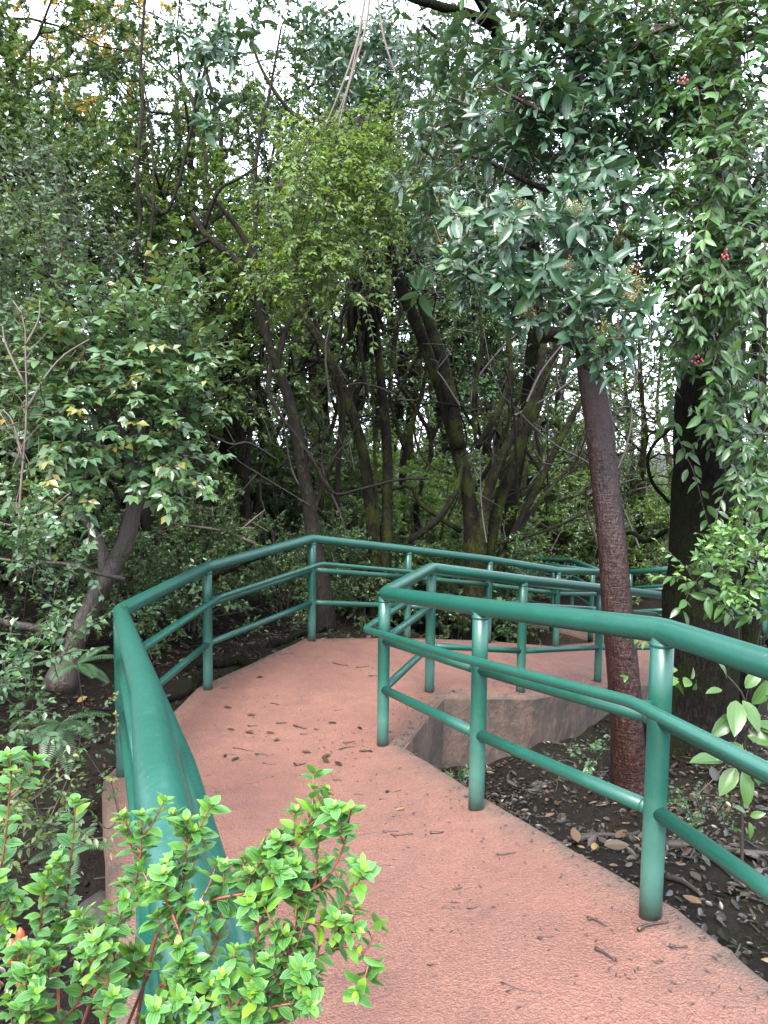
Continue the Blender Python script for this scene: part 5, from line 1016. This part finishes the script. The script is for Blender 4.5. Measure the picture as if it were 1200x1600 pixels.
def twig_on_path(x, y, l, az, r, lab, group=None, fork=False):
    p = on_path_pt(x, y); ca, sa = math.cos(az), math.sin(az); C = np.array([p+[ca*l*f, sa*l*f+.06*l*math.sin(f*5+x), 0] for f in np.linspace(-.5, .5, 7)])
    h = path_top(C[:, :2]); C[:, 2] = np.where(h > -50, h, p[2])+r*.9
    g = Geo().tube(C, r*np.array([1.5, 1.2, 1, .9, .8, .75, .6]), 6)
    if fork: g.tube([C[2], C[2]+[sa*l*.15-ca*.02, -ca*l*.15, .004], C[2]+[sa*l*.25, -ca*l*.28, .002]], [r*.8, r*.6, r*.4], 5)
    tag(g.obj('twig', M['twig_wet'], origin=p), lab, 'twig', group)
for x, y, l, az, r, lab, fk in ((815,1548,.115,-.5,.0032,'forked brown twig lying on the near part of the path',True), (945,1492,.07,-1.0,.0045,'short twig slanting on the path in front of the right post',False), (932,1440,.07,-.9,.003,'bent little twig on the path left of the right post',True), (1020,1447,.11,.35,.0045,'broken dark twig at the path rim by the foot of the right post',False), (853,1466,.05,.0,.003,'stubby twig on the path left of the two slanting ones',True)):
    twig_on_path(x, y, l, az, r, lab, None, fk)
tw = [(x_, y_, l_) for x_, y_, l_ in np.column_stack([rng.normal(500, 125, 40), rng.uniform(1020, 1400, 40), rng.uniform(.04, .13, 40)]) if x_ > 300+.1*(y_-1020)]+[(410,1287,.14),(380,1172,.14),(590,1355,.1),(580,1305,.12),(470,1195,.06),(545,1160,.06),(500,1140,.08),(440,1130,.07),(530,1110,.07),(395,1225,.08),(420,1195,.08),(620,1370,.06),(650,1400,.05),(700,1420,.05),(715,1390,.03),(610,1300,.06),(560,1330,.09),(520,1280,.08),(480,1240,.06),(410,1180,.08),(430,1100,.06),(460,1060,.05),(360,1180,.07),(600,1250,.03),(680,1510,.02),(790,1540,.025),(740,1420,.03),(1060,1480,.05)]
for x, y, l in tw: twig_on_path(x, y, l*rng.uniform(.8, 1.2), rng.uniform(-.6, .6), rng.uniform(.0024, .0042), 'little dark twig scattered on the red path', 'little twigs scattered on the path', rng.uniform() < .4)
for k in range(26):
    x, y = rng.normal(490, 110), rng.uniform(1020, 1330)
    if x < 330: continue
    single_leaf('dark wet leaf stuck flat to the red path', on_path_pt(x, y), rng.uniform(.03, .075), rng.uniform(0, 6.28), rng.uniform(.05, .6), rng.uniform(.3, .5), 'dark wet leaves on the path', on_path=True, tilt=.06)
g = Geo(); cc = []
for k in range(1700):
    u_ = rng.uniform(); i = int(rng.integers(0, 9)); f = rng.uniform(); e = rng.beta(.5, .9)
    p = (Rl[i]*(1-f)+Rl[i+1]*f)*(1-e)+(Ll[i]*(1-f)+Ll[i+1]*f)*e
    h = path_top(p[None, :2])[0]; s = rng.uniform(.003, .011)
    if h < -50: continue
    a = rng.uniform(0, 6.28); g.tube([(p[0]-math.cos(a)*s, p[1]-math.sin(a)*s, h+.004), (p[0], p[1], h+.005), (p[0]+math.cos(a)*s, p[1]+math.sin(a)*s, h+.004)], [.0006, s*.3, .0005], 5, False)
o = g.obj('crumbs', M['twig']); o['kind'] = 'stuff'; tag(o, 'dark crumbs of leaf and soil sprinkled on the red path', 'debris')
def stone(lab, c, s, seed):
    rg = np.random.default_rng(seed); bm_v = []; n1, n2 = 7, 10
    c = vec(c); zz = ground_z([c[:2]])[0]; g = Geo(); th = np.linspace(0, math.pi, n1); P = np.array([[0, 0, -math.cos(t)*.5] for t in th])*s
    g.tube(P+[c[0], c[1], zz+s*.2], np.maximum(.02, np.sin(th))*s*.6, n2, True, .12, rg)
    tag(g.obj('stone', M['stone'], smooth=False, origin=(c[0], c[1], zz)), lab, 'stone')
stone('flat reddish stone lying on the soil right of the right post', (1.11,2.478,0.096), .09, 1)
stone('dark square stone against the base of the second right post', (0.577,3.865,-0.12), .16, 2)
stone('grey stone half buried by the bank under the left path edge', (-1.244,3.265,-0.095), .22, 3)
stone('pale pebble on the soil under the right railing', (1.416,2.878,0.073), .05, 4)
